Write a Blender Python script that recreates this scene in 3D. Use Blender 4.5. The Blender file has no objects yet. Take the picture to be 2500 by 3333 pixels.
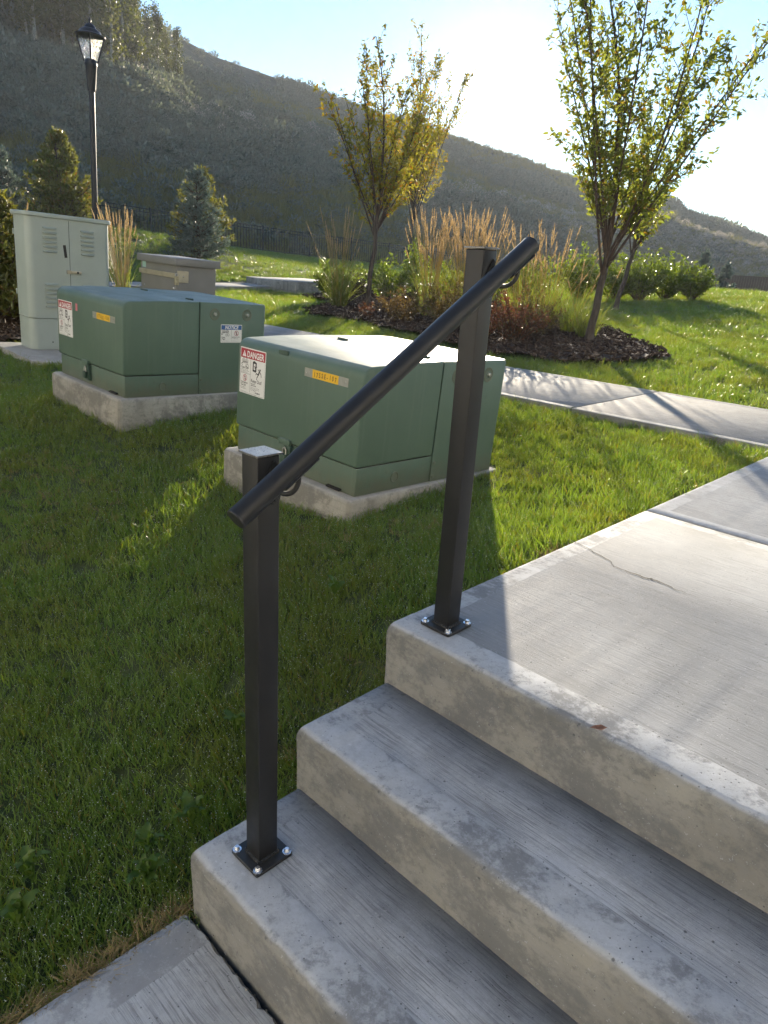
import bpy, bmesh, math, random
import numpy as np
from mathutils import Vector, Matrix
random.seed(7); rng = np.random.default_rng(7)
S = bpy.context.scene
COL = S.collection
rad = math.radians
# ---------------------------------------------------------------- camera
CAM = Vector((1.1658, -1.2567, 0.9284))
pitch, roll, yaw, FPX = 0.3422, 0.0591, -0.7639, 2292.4
fw = Vector((math.sin(yaw)*math.cos(pitch), math.cos(yaw)*math.cos(pitch), -math.sin(pitch)))
rt0 = Vector((math.cos(yaw), -math.sin(yaw), 0)); up0 = rt0.cross(fw)
rt = rt0*math.cos(roll) + up0*math.sin(roll); upv = -rt0*math.sin(roll) + up0*math.cos(roll)
cd = bpy.data.cameras.new('camera'); cam = bpy.data.objects.new('camera', cd); COL.objects.link(cam)
cd.sensor_fit = 'VERTICAL'; cd.sensor_height = 36.0; cd.lens = 36.0*FPX/3333.0
cd.clip_start = 0.05; cd.clip_end = 2000
M = Matrix((rt, upv, -fw)).transposed().to_4x4(); M.translation = CAM
cam.matrix_world = M; S.camera = cam
# ---------------------------------------------------------------- sky and sun
SUN_AZ, SUN_EL = rad(-37.28), rad(11.0)           # azimuth from +Y towards +X
sdir = Vector((math.sin(SUN_AZ)*math.cos(SUN_EL), math.cos(SUN_AZ)*math.cos(SUN_EL), math.sin(SUN_EL)))
W = bpy.data.worlds.new('World'); S.world = W; W.use_nodes = True
nt = W.node_tree; nt.nodes.clear()
out = nt.nodes.new('ShaderNodeOutputWorld'); bg = nt.nodes.new('ShaderNodeBackground')
sky = nt.nodes.new('ShaderNodeTexSky'); sky.sky_type = 'NISHITA'; sky.sun_disc = False
sky.sun_elevation = SUN_EL; sky.sun_rotation = SUN_AZ
sky.altitude = 600; sky.air_density = 1.0; sky.dust_density = 0.0; sky.ozone_density = 3.0
bg.inputs['Strength'].default_value = 0.052
nt.links.new(bg.outputs[0], out.inputs[0])
# bright aureole that the air round the sun shows (no disc: the sun itself is the lamp)
tc = nt.nodes.new('ShaderNodeTexCoord'); dp = nt.nodes.new('ShaderNodeVectorMath'); dp.operation = 'DOT_PRODUCT'
nt.links.new(tc.outputs['Generated'], dp.inputs[0]); dp.inputs[1].default_value = sdir
def wm(op, a, b):
    x = nt.nodes.new('ShaderNodeMath'); x.operation = op
    for i, v in enumerate((a, b)):
        if isinstance(v, bpy.types.NodeSocket): nt.links.new(v, x.inputs[i])
        elif v is not None: x.inputs[i].default_value = v
    return x.outputs[0]
ang = wm('ARCCOSINE', wm('MINIMUM', dp.outputs['Value'], 1.0), None)
core = wm('EXPONENT', wm('MULTIPLY', wm('POWER', wm('DIVIDE', ang, rad(1.7)), 2.0), -1.0), None)
halo = wm('EXPONENT', wm('MULTIPLY', wm('DIVIDE', ang, rad(3.6)), -1.0), None)
aur = wm('ADD', wm('MULTIPLY', core, 9.0), wm('MULTIPLY', halo, 4.0))
cm = nt.nodes.new('ShaderNodeMix'); cm.data_type = 'RGBA'; cm.blend_type = 'MULTIPLY'; cm.inputs[0].default_value = 1.0
cm.inputs[6].default_value = (1.0, .86, .62, 1); nt.links.new(aur, cm.inputs[7])
ad = nt.nodes.new('ShaderNodeMix'); ad.data_type = 'RGBA'; ad.blend_type = 'ADD'; ad.inputs[0].default_value = 1.0
nt.links.new(sky.outputs[0], ad.inputs[6]); nt.links.new(cm.outputs[2], ad.inputs[7]); nt.links.new(ad.outputs[2], bg.inputs['Color'])
sl = bpy.data.lights.new('sun', 'SUN'); sl.energy = 2.6; sl.angle = rad(0.6); sl.color = (1.0, 0.86, 0.66)
so = bpy.data.objects.new('sun', sl); COL.objects.link(so)
so.rotation_euler = sdir.to_track_quat('Z', 'Y').to_euler(); so.location = sdir*60
S.view_settings.view_transform = 'Standard'; S.view_settings.look = 'None'
S.view_settings.exposure = 2.45; S.view_settings.gamma = 1.0; S.view_settings.use_curve_mapping = False
S.render.engine = 'CYCLES'
cy = S.cycles
cy.max_bounces = 6; cy.diffuse_bounces = 3; cy.glossy_bounces = 3; cy.transmission_bounces = 5
cy.transparent_max_bounces = 12; cy.volume_bounces = 0; cy.caustics_reflective = False; cy.caustics_refractive = False
cy.sample_clamp_indirect = 6.0; cy.use_denoising = True
cy.use_adaptive_sampling = True; cy.adaptive_threshold = 0.03

# ---------------------------------------------------------------- helpers: objects and meshes
def tag(o, label=None, cat=None, group=None, kind=None):
    if label: o['label'] = label
    if cat: o['category'] = cat
    if group: o['group'] = group
    if kind: o['kind'] = kind
    return o
def empty(name, loc=(0, 0, 0), rot=None, matrix=None):
    o = bpy.data.objects.new(name, None); COL.objects.link(o); o.empty_display_size = 0.2
    if matrix is not None: o.matrix_world = matrix
    else:
        o.location = loc
        if rot: o.rotation_euler = rot
    return o
def link(name, me, parent=None, loc=None, rot=None):
    o = bpy.data.objects.new(name, me); COL.objects.link(o)
    if parent: o.parent = parent
    if loc is not None: o.location = loc
    if rot is not None: o.rotation_euler = rot
    return o
def np_mesh(name, V, F, mats, smooth=False, attrs=None, mi=None):
    V = np.asarray(V, dtype=np.float32); F = np.asarray(F, dtype=np.int32)
    me = bpy.data.meshes.new(name); k = F.shape[1]
    me.vertices.add(len(V)); me.vertices.foreach_set('co', V.ravel())
    me.loops.add(F.size); me.loops.foreach_set('vertex_index', F.ravel())
    me.polygons.add(len(F)); me.polygons.foreach_set('loop_start', np.arange(0, F.size, k, dtype=np.int32))
    if smooth: me.polygons.foreach_set('use_smooth', np.ones(len(F), dtype=bool))
    for a, v in (attrs or {}).items():
        at = me.attributes.new(a, 'FLOAT', 'POINT'); at.data.foreach_set('value', np.asarray(v, dtype=np.float32))
    if mi is not None: me.polygons.foreach_set('material_index', np.asarray(mi, dtype=np.int32))
    me.update(calc_edges=True)
    for m in (mats if isinstance(mats, (list, tuple)) else [mats]): me.materials.append(m)
    return me
class MB:
    def __init__(s): s.v = []; s.f = []
    def add(s, vs, fs):
        n = len(s.v); s.v += [tuple(v) for v in vs]; s.f += [tuple(i+n for i in f) for f in fs]; return s
    def box(s, a, b):
        x0, y0, z0 = a; x1, y1, z1 = b
        return s.add([(x0,y0,z0),(x1,y0,z0),(x1,y1,z0),(x0,y1,z0),(x0,y0,z1),(x1,y0,z1),(x1,y1,z1),(x0,y1,z1)],
                     [(3,2,1,0),(4,5,6,7),(0,1,5,4),(1,2,6,5),(2,3,7,6),(3,0,4,7)])
    def tube(s, pts, rads, n=8, cap=True):
        pts = [Vector(p) for p in pts]; m = len(pts)
        if not hasattr(rads, '__len__'): rads = [rads]*m
        base = len(s.v); ref = None
        for i, p in enumerate(pts):
            t = (pts[min(i+1, m-1)] - pts[max(i-1, 0)]).normalized()
            if ref is None:
                ref = Vector((0, 0, 1)) if abs(t.z) < .9 else Vector((1, 0, 0))
            u = (ref - t*ref.dot(t)).normalized(); ref = u; w = t.cross(u)
            for k in range(n):
                a = 2*math.pi*k/n; s.v.append(tuple(p + (u*math.cos(a) + w*math.sin(a))*rads[i]))
        for i in range(m-1):
            for k in range(n):
                a = base+i*n+k; b = base+i*n+(k+1) % n
                s.f.append((a, b, b+n, a+n))
        if cap:
            s.f.append(tuple(base+k for k in reversed(range(n)))); s.f.append(tuple(base+(m-1)*n+k for k in range(n)))
        return s
    def lathe(s, prof, n=24, org=(0, 0, 0), axis='z'):
        base = len(s.v); m = len(prof)
        for r, h in prof:
            for k in range(n):
                a = 2*math.pi*k/n
                if axis == 'z': p = (r*math.cos(a), r*math.sin(a), h)
                elif axis == 'x': p = (h, r*math.cos(a), r*math.sin(a))
                else: p = (r*math.sin(a), h, r*math.cos(a))
                s.v.append((p[0]+org[0], p[1]+org[1], p[2]+org[2]))
        for i in range(m-1):
            for k in range(n):
                a = base+i*n+k; b = base+i*n+(k+1) % n
                s.f.append((a, b, b+n, a+n))
        s.f.append(tuple(base+k for k in reversed(range(n)))); s.f.append(tuple(base+(m-1)*n+k for k in range(n)))
        return s
    def prism(s, poly, h0, h1, mp=lambda u, v, h: (u, v, h)):
        n = len(poly)
        return s.add([mp(u, v, h0) for u, v in poly] + [mp(u, v, h1) for u, v in poly],
                     [tuple(reversed(range(n))), tuple(range(n, 2*n))] + [(i, (i+1) % n, (i+1) % n+n, i+n) for i in range(n)])
    def mesh(s, name, mat, bevel=0, seg=2, smooth=False, angle=40):
        me = bpy.data.meshes.new(name); me.from_pydata(s.v, [], s.f)
        for m in (mat if isinstance(mat, (list, tuple)) else [mat]): me.materials.append(m)
        bm = bmesh.new(); bm.from_mesh(me)
        bmesh.ops.recalc_face_normals(bm, faces=bm.faces)
        if bevel:
            es = [e for e in bm.edges if len(e.link_faces) == 2 and e.calc_face_angle(0) > rad(35)]
            bmesh.ops.bevel(bm, geom=es, offset=bevel, segments=seg, affect='EDGES', profile=.5, clamp_overlap=True)
        if smooth or bevel:
            for f in bm.faces: f.smooth = True
            for e in bm.edges:
                if len(e.link_faces) == 2 and e.calc_face_angle(0) > rad(angle): e.smooth = False
        bm.to_mesh(me); bm.free(); me.update()
        return me
    def build(s, name, mat, parent=None, loc=None, rot=None, **k):
        return link(name, s.mesh(name, mat, **k), parent, loc, rot)
def rotz(a): return Matrix.Rotation(a, 4, 'Z')

# ---------------------------------------------------------------- helpers: materials
def new_mat(name):
    m = bpy.data.materials.new(name); m.use_nodes = True; t = m.node_tree; t.nodes.clear()
    o = t.nodes.new('ShaderNodeOutputMaterial'); return m, t, o
class N:
    """small node-building helper"""
    def __init__(s, t): s.t = t
    def n(s, ty, **kw):
        x = s.t.nodes.new(ty)
        for k, v in kw.items():
            if k.startswith('i_'): 
                key = k[2:]
                key = int(key) if key.isdigit() else key.replace('_', ' ')
                if hasattr(v, 'links') or isinstance(v, bpy.types.NodeSocket): s.t.links.new(v, x.inputs[key])
                else: x.inputs[key].default_value = v
            else: setattr(x, k, v)
        return x
    def math(s, op, a, b=None, c=None, clamp=False):
        x = s.t.nodes.new('ShaderNodeMath'); x.operation = op; x.use_clamp = clamp
        for i, v in enumerate((a, b, c)):
            if v is None: continue
            if isinstance(v, bpy.types.NodeSocket): s.t.links.new(v, x.inputs[i])
            else: x.inputs[i].default_value = v
        return x.outputs[0]
    def mix(s, f, a, b, blend='MIX'):
        x = s.t.nodes.new('ShaderNodeMix'); x.data_type = 'RGBA'; x.blend_type = blend
        for i, v in ((0, f), (6, a), (7, b)):
            if isinstance(v, bpy.types.NodeSocket): s.t.links.new(v, x.inputs[i])
            else: x.inputs[i].default_value = (v if i == 0 else (*v, 1) if len(v) == 3 else v)
        return x.outputs[2]
    def noise(s, scale, detail=3, vec=None, rough=.55, dist=0):
        x = s.t.nodes.new('ShaderNodeTexNoise'); x.inputs['Scale'].default_value = scale
        x.inputs['Detail'].default_value = detail; x.inputs['Roughness'].default_value = rough; x.inputs['Distortion'].default_value = dist
        if vec is not None: s.t.links.new(vec, x.inputs['Vector'])
        return x.outputs[0]
    def ramp(s, v, lo, hi):
        x = s.t.nodes.new('ShaderNodeMapRange'); s.t.links.new(v, x.inputs[0])
        x.inputs[1].default_value = lo; x.inputs[2].default_value = hi; x.interpolation_type = 'SMOOTHSTEP'
        return x.outputs[0]
    def mapping(s, vec, scale=(1, 1, 1), rot=(0, 0, 0)):
        x = s.t.nodes.new('ShaderNodeMapping'); s.t.links.new(vec, x.inputs[0])
        x.inputs['Scale'].default_value = scale; x.inputs['Rotation'].default_value = rot; return x.outputs[0]
    def bump(s, h, strength=.3, dist=.01, normal=None):
        x = s.t.nodes.new('ShaderNodeBump'); s.t.links.new(h, x.inputs['Height'])
        x.inputs['Strength'].default_value = strength; x.inputs['Distance'].default_value = dist
        if normal is not None: s.t.links.new(normal, x.inputs['Normal'])
        return x.outputs[0]
    def bsdf(s, o, **kw):
        p = s.n('ShaderNodeBsdfPrincipled')
        for k, v in kw.items():
            k = k.replace('_', ' ')
            if isinstance(v, bpy.types.NodeSocket): s.t.links.new(v, p.inputs[k])
            else: p.inputs[k].default_value = ((*v, 1) if isinstance(v, tuple) and len(v) == 3 else v)
        if o is not None: s.t.links.new(p.outputs[0], o.inputs[0])
        return p
    def obj(s): return s.t.nodes.new('ShaderNodeTexCoord').outputs['Object']
    def pos(s): return s.t.nodes.new('ShaderNodeNewGeometry').outputs['Position']
    def sep(s, v):
        x = s.t.nodes.new('ShaderNodeSeparateXYZ'); s.t.links.new(v, x.inputs[0]); return x.outputs

def simple(name, col, rough=.5, metal=0.0, var=.12, scale=8, bump=0, bscale=60, spec=.5):
    m, t, o = new_mat(name); n = N(t); v = n.obj()
    f = n.noise(scale, 4, v)
    dark = tuple(c*(1-var) for c in col); lite = tuple(min(1, c*(1+var)) for c in col)
    c = n.mix(n.ramp(f, .3, .7), dark, lite)
    kw = dict(Base_Color=c, Roughness=n.math('MULTIPLY_ADD', n.noise(scale*3, 2, v), .2, rough-.1), Metallic=metal)
    if bump: kw['Normal'] = n.bump(n.noise(bscale, 3, v), bump, .002)
    p = n.bsdf(o, **kw); p.inputs['Specular IOR Level'].default_value = spec
    return m
def foliage(name, c1, c2, trans=.45, tcol=None, rough=.42, spec=.35, patch=0.0, pcol=(.2,.15,.04), field=0):
    m, t, o = new_mat(name); n = N(t)
    a = n.n('ShaderNodeAttribute', attribute_name='tint').outputs['Fac']
    r = n.n('ShaderNodeObjectInfo').outputs['Random']
    c = n.mix(n.math('MULTIPLY_ADD', r, .4, n.math('MULTIPLY', a, .6)), c1, c2)
    if field:                                                      # slow drift of colour across the lawn
        w = n.noise(1.3, 4, n.pos(), .65); c = n.mix(n.math('MULTIPLY', n.ramp(w, .42, .68), field), c, (.150, .170, .050)); c = n.mix(n.math('MULTIPLY', n.ramp(n.noise(.7, 3, n.mapping(n.pos(), (1, 1.4, 1)), .6), .50, .70), field*.4), c, (.060, .130, .050))
    if patch: c = n.mix(n.math('MULTIPLY', n.ramp(a, 1-patch, 1.0), .9), c, pcol)
    p = n.bsdf(None, Base_Color=c, Roughness=rough); p.inputs['Specular IOR Level'].default_value = spec
    tr = n.n('ShaderNodeBsdfTranslucent')
    tc = n.mix(1.0, c, tcol or (1.6, 1.7, .7), 'MULTIPLY'); t.links.new(tc, tr.inputs[0])
    mx = n.n('ShaderNodeMixShader'); mx.inputs[0].default_value = trans
    t.links.new(p.outputs[0], mx.inputs[1]); t.links.new(tr.outputs[0], mx.inputs[2]); t.links.new(mx.outputs[0], o.inputs[0])
    return m

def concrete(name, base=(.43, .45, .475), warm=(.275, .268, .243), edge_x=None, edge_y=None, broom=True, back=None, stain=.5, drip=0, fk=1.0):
    """cast concrete: broomed field, smooth tooled margins (edge_x: width from x=0, edge_y: width from y=0), stains and pits"""
    m, t, o = new_mat(name); n = N(t); v = n.obj(); X, Y, Z = n.sep(v)
    dk_ = lambda c, k: tuple(min(1, q*k) for q in c)
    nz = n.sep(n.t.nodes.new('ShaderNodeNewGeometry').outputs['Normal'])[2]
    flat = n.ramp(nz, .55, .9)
    wob = n.math('MULTIPLY_ADD', n.noise(14, 2, v), .012, -.006)
    marg = None
    for crd, e in ((X, edge_x), (Y, edge_y)):
        if e is None: continue
        k = n.math('SUBTRACT', 1.0, n.ramp(n.math('ADD', crd, wob), e-.002, e+.002))
        marg = k if marg is None else n.math('MAXIMUM', marg, k)
    if back is not None:
        k = n.ramp(n.math('ADD', Y, wob), back-.002, back+.002); marg = k if marg is None else n.math('MAXIMUM', marg, k)
    field = n.math('MULTIPLY', flat, n.math('SUBTRACT', 1.0, marg) if marg is not None else 1.0)
    big = n.noise(2.2, 5, v, .6); mid = n.noise(13, 8, v, .68); fine = n.noise(170, 4, v, .75); grain = n.noise(60, 6, v, .75)
    col = n.mix(n.ramp(big, .36, .64), dk_(base, .84*fk), dk_(base, 1.08*fk))
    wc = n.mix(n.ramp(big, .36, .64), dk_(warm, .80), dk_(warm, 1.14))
    if marg is not None: col = n.mix(marg, col, dk_(base, 1.10))
    col = n.mix(flat, wc, col)                                     # vertical faces: dirty formed concrete, bounce warmth painted in; flat tops painted skylight blue
    mot = n.ramp(n.math('MULTIPLY_ADD', mid, .6, n.math('MULTIPLY', grain, .4)), .40, .60)
    col = n.mix(n.math('MULTIPLY', n.math('SUBTRACT', 1.0, mot), .34), col, dk_(base, .48))     # mottling
    # damp, dirty patches on margins and risers, broken up by the grain of the face
    bn = n.noise(3.6, 9, n.mapping(v, (.75, 1, 1.35)), .74, .25)
    blot = n.ramp(n.math('MULTIPLY_ADD', grain, .30, n.math('MULTIPLY_ADD', mid, .25, n.math('MULTIPLY', bn, .75))), .600, .725)
    blot = n.math('MULTIPLY', blot, n.math('SUBTRACT', 1.0, n.math('MULTIPLY', field, .9)))
    col = n.mix(n.math('MULTIPLY', blot, stain), col, dk_(base, .32))
    ln = n.ramp(n.noise(1.0, 5, n.mapping(v, (2.5, 2.5, 60)), .7), .50, .66)
    col = n.mix(n.math('MULTIPLY', n.math('MULTIPLY', ln, n.math('SUBTRACT', 1.0, flat)), .28), col, dk_(base, .45))   # form-board lines
    if drip:
        dr = n.ramp(n.noise(9, 3, n.mapping(v, (1, 1, .08)), .5), .56, .68)
        col = n.mix(n.math('MULTIPLY', n.math('MULTIPLY', dr, drip), n.math('SUBTRACT', 1, flat)), col, dk_(base, .42))
    # broom strokes, wavering and fading in and out
    wv = n.n('ShaderNodeVectorMath', operation='ADD'); t.links.new(v, wv.inputs[0])
    cw = n.n('ShaderNodeCombineXYZ'); t.links.new(n.math('MULTIPLY_ADD', n.noise(3.0, 3, v), .030, -.015), cw.inputs[1]); t.links.new(cw.outputs[0], wv.inputs[1]); wv = wv.outputs[0]
    bl = n.noise(1.0, 5, n.mapping(wv, (5.0, 120, 1), (0, 0, rad(4))), .68)
    bl2 = n.noise(1.0, 4, n.mapping(wv, (9.0, 300, 1), (0, 0, rad(4))), .68)
    fade = n.ramp(n.noise(6, 4, v, .6), .25, .6)
    bh = n.math('MULTIPLY', n.math('ADD', n.math('MULTIPLY', bl, .6), n.math('MULTIPLY', bl2, .5)), field)
    if broom:
        dk = n.math('MULTIPLY', n.math('SUBTRACT', 1.0, n.ramp(n.math('MULTIPLY_ADD', bl, .5, n.math('MULTIPLY', bl2, .5)), .38, .54)), n.math('MULTIPLY', n.math('MULTIPLY', field, fade), .85))
        col = n.mix(dk, col, dk_(base, .40))
    spk = n.ramp(fine, .60, .70); col = n.mix(n.math('MULTIPLY', spk, .5), col, dk_(base, .40))
    lts = n.ramp(n.noise(120, 3, v, .7), .63, .70); col = n.mix(n.math('MULTIPLY', lts, .30), col, dk_(base, 1.45))
    pit = None
    for sc, r0, r1, lo in ((26, .05, .11, .50), (70, .07, .16, .47)):
        vor = n.n('ShaderNodeTexVoronoi'); vor.inputs['Scale'].default_value = sc; t.links.new(v, vor.inputs['Vector'])
        p_ = n.math('MULTIPLY', n.math('SUBTRACT', 1.0, n.ramp(vor.outputs['Distance'], r0, r1)), n.ramp(n.noise(7+sc*.1, 3, v), lo, lo+.10))
        pit = p_ if pit is None else n.math('MAXIMUM', pit, p_)
    col = n.mix(n.math('MULTIPLY', pit, .85), col, dk_(base, .25))
    h = n.math('ADD', n.math('MULTIPLY', fine, .30), n.math('ADD', n.math('MULTIPLY', bh, 1.7 if broom else 0), n.math('MULTIPLY', mid, .6)))
    h = n.math('SUBTRACT', h, n.math('MULTIPLY', pit, 1.1))
    if marg is not None: h = n.math('ADD', h, n.math('MULTIPLY', marg, 1.2))
    p = n.bsdf(o, Base_Color=col, Roughness=n.math('MULTIPLY_ADD', mid, .2, .72), Normal=n.bump(h, .6, .0016)); p.inputs['Specular IOR Level'].default_value = .22
    return m
def bark(name, c1, c2, sc=(30, 30, 5)):
    m, t, o = new_mat(name); n = N(t); v = n.mapping(n.obj(), sc)
    f = n.noise(1.0, 5, v, .65)
    n.bsdf(o, Base_Color=n.mix(n.ramp(f, .35, .65), c1, c2), Roughness=.75, Normal=n.bump(f, .6, .01)); return m

MT = {}
MT['post'] = simple('black_powdercoat', (.017, .018, .020), .42, 0, .10, 12, .02, 400, .35)
MT['plate'] = simple('black_plate', (.018, .019, .020), .48, 0, .2, 30, .15, 700)
MT['cap'] = simple('dewy_sheen_cap', (.20, .20, .195), .30, .5, .2, 60)  # black cap under dew; sky reflection painted in as pale grey
MT['zinc'] = simple('zinc_bolt', (.72, .73, .75), .25, .9, .1, 60)
MT['steel'] = simple('dull_steel', (.42, .42, .40), .4, .7, .15, 40)
MT['lock'] = simple('padlock_steel', (.40, .36, .24), .4, .6, .2, 40)
MT['black'] = simple('black_print', (.012, .012, .013), .5, 0, .1)
MT['gap'] = simple('dark_gap', (.012, .012, .011), .9, 0, .1)
MT['white'] = simple('white_label', (.74, .74, .73), .35, 0, .05, 4)
MT['red'] = simple('red_print', (.36, .02, .04), .35, 0, .05)
MT['blue'] = simple('blue_print', (.03, .10, .30), .35, 0, .05)
MT['yellow'] = simple('yellow_tag', (.72, .43, .02), .4, 0, .05)
MT['tagplate'] = simple('tag_plate', (.30, .31, .29), .4, .5, .08, 30)
MT['whiteprint'] = simple('white_print', (.80, .79, .78), .4, 0, .03)
MT['lens'] = simple('sticker_pale', (.35, .55, .50), .4, 0, .05)
MT['cabinet'] = simple('grey_green_cabinet', (.35, .40, .36), .45, 0, .07, 2.2, .05, 300)
MT['tan'] = simple('taupe_box', (.20, .197, .185), .5, 0, .07, 3, .05, 300)
MT['strap'] = simple('strap_metal', (.42, .38, .28), .45, .3, .1, 12)
MT['fence'] = simple('black_fence', (.016, .017, .017), .45)
MT['soil'] = simple('soil', (.030, .024, .017), .95, 0, .35, 6, .6, 40)
def green_paint():
    m, t, o = new_mat('green_enamel'); n = N(t); v = n.obj()
    base = n.mix(n.ramp(n.noise(1.6, 4, v), .3, .7), (.080, .128, .098), (.098, .152, .118))
    up = n.ramp(n.sep(n.t.nodes.new('ShaderNodeNewGeometry').outputs['Normal'])[2], .6, .95)
    chalk_sheen = n.math('MULTIPLY', up, n.ramp(n.noise(3.2, 5, n.mapping(v, (1, 2.2, 1)), .6), .25, .75))
    base = n.mix(n.math('MULTIPLY', n.math('MULTIPLY_ADD', chalk_sheen, .7, n.math('MULTIPLY', up, .25)), .85), base, (.235, .28, .255))                      # chalked, dusty lid, paler still with sky reflection painted into its colour
    sc = n.ramp(n.noise(1, 3, n.mapping(v, (9, 9, 55), (.5, .3, .2)), .7, 1.2), .70, .76)
    sc = n.math('MULTIPLY', sc, n.ramp(n.noise(3.0, 3, v), .50, .62))
    base = n.mix(n.math('MULTIPLY', sc, .35), base, (.24, .32, .27))                           # scuffs
    Zc = n.sep(v)[2]; spl = n.math('MULTIPLY', n.math('SUBTRACT', 1.0, n.ramp(n.math('MULTIPLY_ADD', n.noise(16, 5, v, .7), .22, Zc), .10, .26)), n.math('SUBTRACT', 1.0, up))
    base = n.mix(n.math('MULTIPLY', spl, .55), base, (.13, .125, .09))                       # soil splash along the foot
    stk = n.math('MULTIPLY', n.ramp(n.noise(1, 4, n.mapping(v, (26, 26, 1.1)), .6), .54, .70), n.math('SUBTRACT', 1.0, up))
    base = n.mix(n.math('MULTIPLY', stk, .16), base, (.16, .20, .17))                          # faint run marks
    drt = n.ramp(n.noise(14, 4, v, .7), .60, .74); base = n.mix(n.math('MULTIPLY', drt, .25), base, (.05, .07, .05))
    p = n.bsdf(o, Base_Color=base, Roughness=n.math('MULTIPLY_ADD', n.noise(5, 3, v), .22, .40), Normal=n.bump(n.noise(3.5, 2, v), .10, .02)); p.inputs['Specular IOR Level'].default_value = .32; return m
MT['green'] = green_paint()
MT['greendark'] = simple('dark_green_trim', (.035, .07, .052), .5)  # darker green for the small fittings
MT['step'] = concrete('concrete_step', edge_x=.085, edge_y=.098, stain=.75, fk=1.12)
MT['landing'] = concrete('concrete_landing', edge_x=.078, edge_y=.098, back=1.485, stain=.8, fk=.66)  # low-sun shade of the broom ridges is put into a darker field
MT['walk'] = concrete('concrete_walk', edge_x=.10, stain=.6)
MT['slab'] = concrete('concrete_sidewalk', base=(.40, .395, .38), edge_x=None, broom=True, stain=.4, fk=.9)
MT['pad'] = concrete('concrete_pad', base=(.40, .39, .36), warm=(.38, .365, .32), broom=False, stain=.7, drip=.7)
MT['trunk'] = bark('grey_brown_bark', (.035, .026, .020), (.085, .066, .050))
MT['twig'] = bark('twig_bark', (.045, .03, .022), (.09, .06, .04))
MT['poplar'] = bark('pale_bark', (.16, .15, .12), (.34, .32, .27), (8, 8, 14))
MT['wood'] = bark('brown_fence_board', (.030, .016, .012), (.06, .032, .022), (14, 14, 2))

# ---------------------------------------------------------------- terrain heights
CTRL = [(0,-.65,-.60),(0,-1.3,-.60),(0,-2.2,-.60),(-.8,-.9,-.60),(-1.8,-1.2,-.575),(-3,-1.5,-.50),(-4.5,-1.5,-.38),(0,-5,-.6),(-5,-5,-.5),
 (0,-.3,-.46),(0,0,-.30),(0,.4,-.14),(0,.9,-.05),(0,1.6,-.04),(0,3.2,-.03),(-.6,.2,-.30),(-.6,1.4,-.12),(-.7,2.6,-.06),
 (-.96,.76,-.175),(-2.0,.76,-.25),(-1.0,1.9,-.125),(-1.95,1.9,-.16),(-2.96,.66,-.16),(-4.0,.66,-.115),(-2.95,1.75,-.10),(-4.0,1.75,-.08),
 (-5.4,1.4,-.115),(-6.4,1.8,-.11),(-6.6,.4,-.12),(-8.2,1.6,-.04),(-10,0,.02),(-14,0,.25),(-20,0,.9),
 (-2,3.25,-.045),(-4,3.25,-.055),(-6,3.25,-.05),(-8,3.25,-.03),(-11,3.25,.02),
 (0,4.9,-.03),(-2,4.85,-.04),(-4,4.85,-.05),(-6,4.85,-.045),(-8,4.85,-.03),(-11,4.85,.03),(-14.2,4,.07),
 (-3,6,.02),(-4,8,.06),(-9,8.5,.06),(-6,11,.13),(-14.2,9,.10),(-14.2,14,.17),(-14.2,22,.36),(-16.2,6.4,.26),(-17,10,.45),
 (-21.8,10.9,1.30),(-23,5,1.25),(-21,16,.66),(-25,20,.80),(-24,26,.62),
 (-31,9.7,1.62),(-31,13.5,1.42),(-31,19.7,1.12),(-31,24.9,.88),(-31,31,.70),(-31,0,1.9),(-31,-10,2.0),
 (-7.8,21,.62),(-5,22,.62),(-11.8,21.3,.50),(-2,14,.33),(-10,35,.12),(-18,42,-.3),(0,42,0),(6,10,.25),(4,4,0),(4,0,0),(5,-5,-.6),(12,25,.4),(25,0,0),(0,-25,-.8),(-25,-25,1),(25,-25,-.5),(30,50,0),(-31,60,0),(-50,0,2.5),(-50,40,.5)]
_P = np.array([c[:2] for c in CTRL], float); _Z = np.array([c[2] for c in CTRL], float)
def _k(d2): return np.where(d2 > 1e-12, .5*d2*np.log(np.maximum(d2, 1e-12)), 0)
_n = len(_P); _A = np.zeros((_n+3, _n+3)); _d = ((_P[:, None]-_P[None])**2).sum(-1)
_A[:_n, :_n] = _k(_d) + np.eye(_n)*1e-3; _A[:_n, _n] = 1; _A[:_n, _n+1:] = _P; _A[_n, :_n] = 1; _A[_n+1:, :_n] = _P.T
_w = np.linalg.solve(_A, np.concatenate([_Z, [0, 0, 0]]))
def G(x, y):
    x = np.asarray(x, float); y = np.asarray(y, float); sh = x.shape; q = np.stack([x.ravel(), y.ravel()], 1)
    r = np.zeros(len(q))
    for i in range(0, len(q), 20000):
        c = q[i:i+20000]; r[i:i+20000] = _k(((c[:, None]-_P[None])**2).sum(-1)) @ _w[:_n] + _w[_n] + c @ _w[_n+1:]
    d = np.hypot(q[:, 0]+10, q[:, 1]-12); b = np.clip((d-48)/25, 0, 1); r = r*(1-b) + b*(-.2)
    return r.reshape(sh)
def g1(x, y): return float(G(np.array([x]), np.array([y]))[0])
C0 = np.array([1.17, -1.26])
AZT = [-130,-100,-80,-70,-61.2,-59.3,-57.3,-55.2,-51,-46.6,-41,-35.3,-32.3,-28.6,-25.4,-24.6,-23.6,-21.1,-18,-12,-4,8,25]
ELT = [ 10, 14.5,15.6,15.0,13.73,13.04,12.31,11.9,11.0,9.85,8.85,7.45,6.6,5.75,5.3,5.1,4.4,3.75,2.75,1.5,.5,-.4,-.8]
def hill_r(azd):
    s = np.maximum(np.sin(np.radians(-azd)), .05); r0 = np.minimum(32.9/s, 74.0); return r0, r0+88
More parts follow.
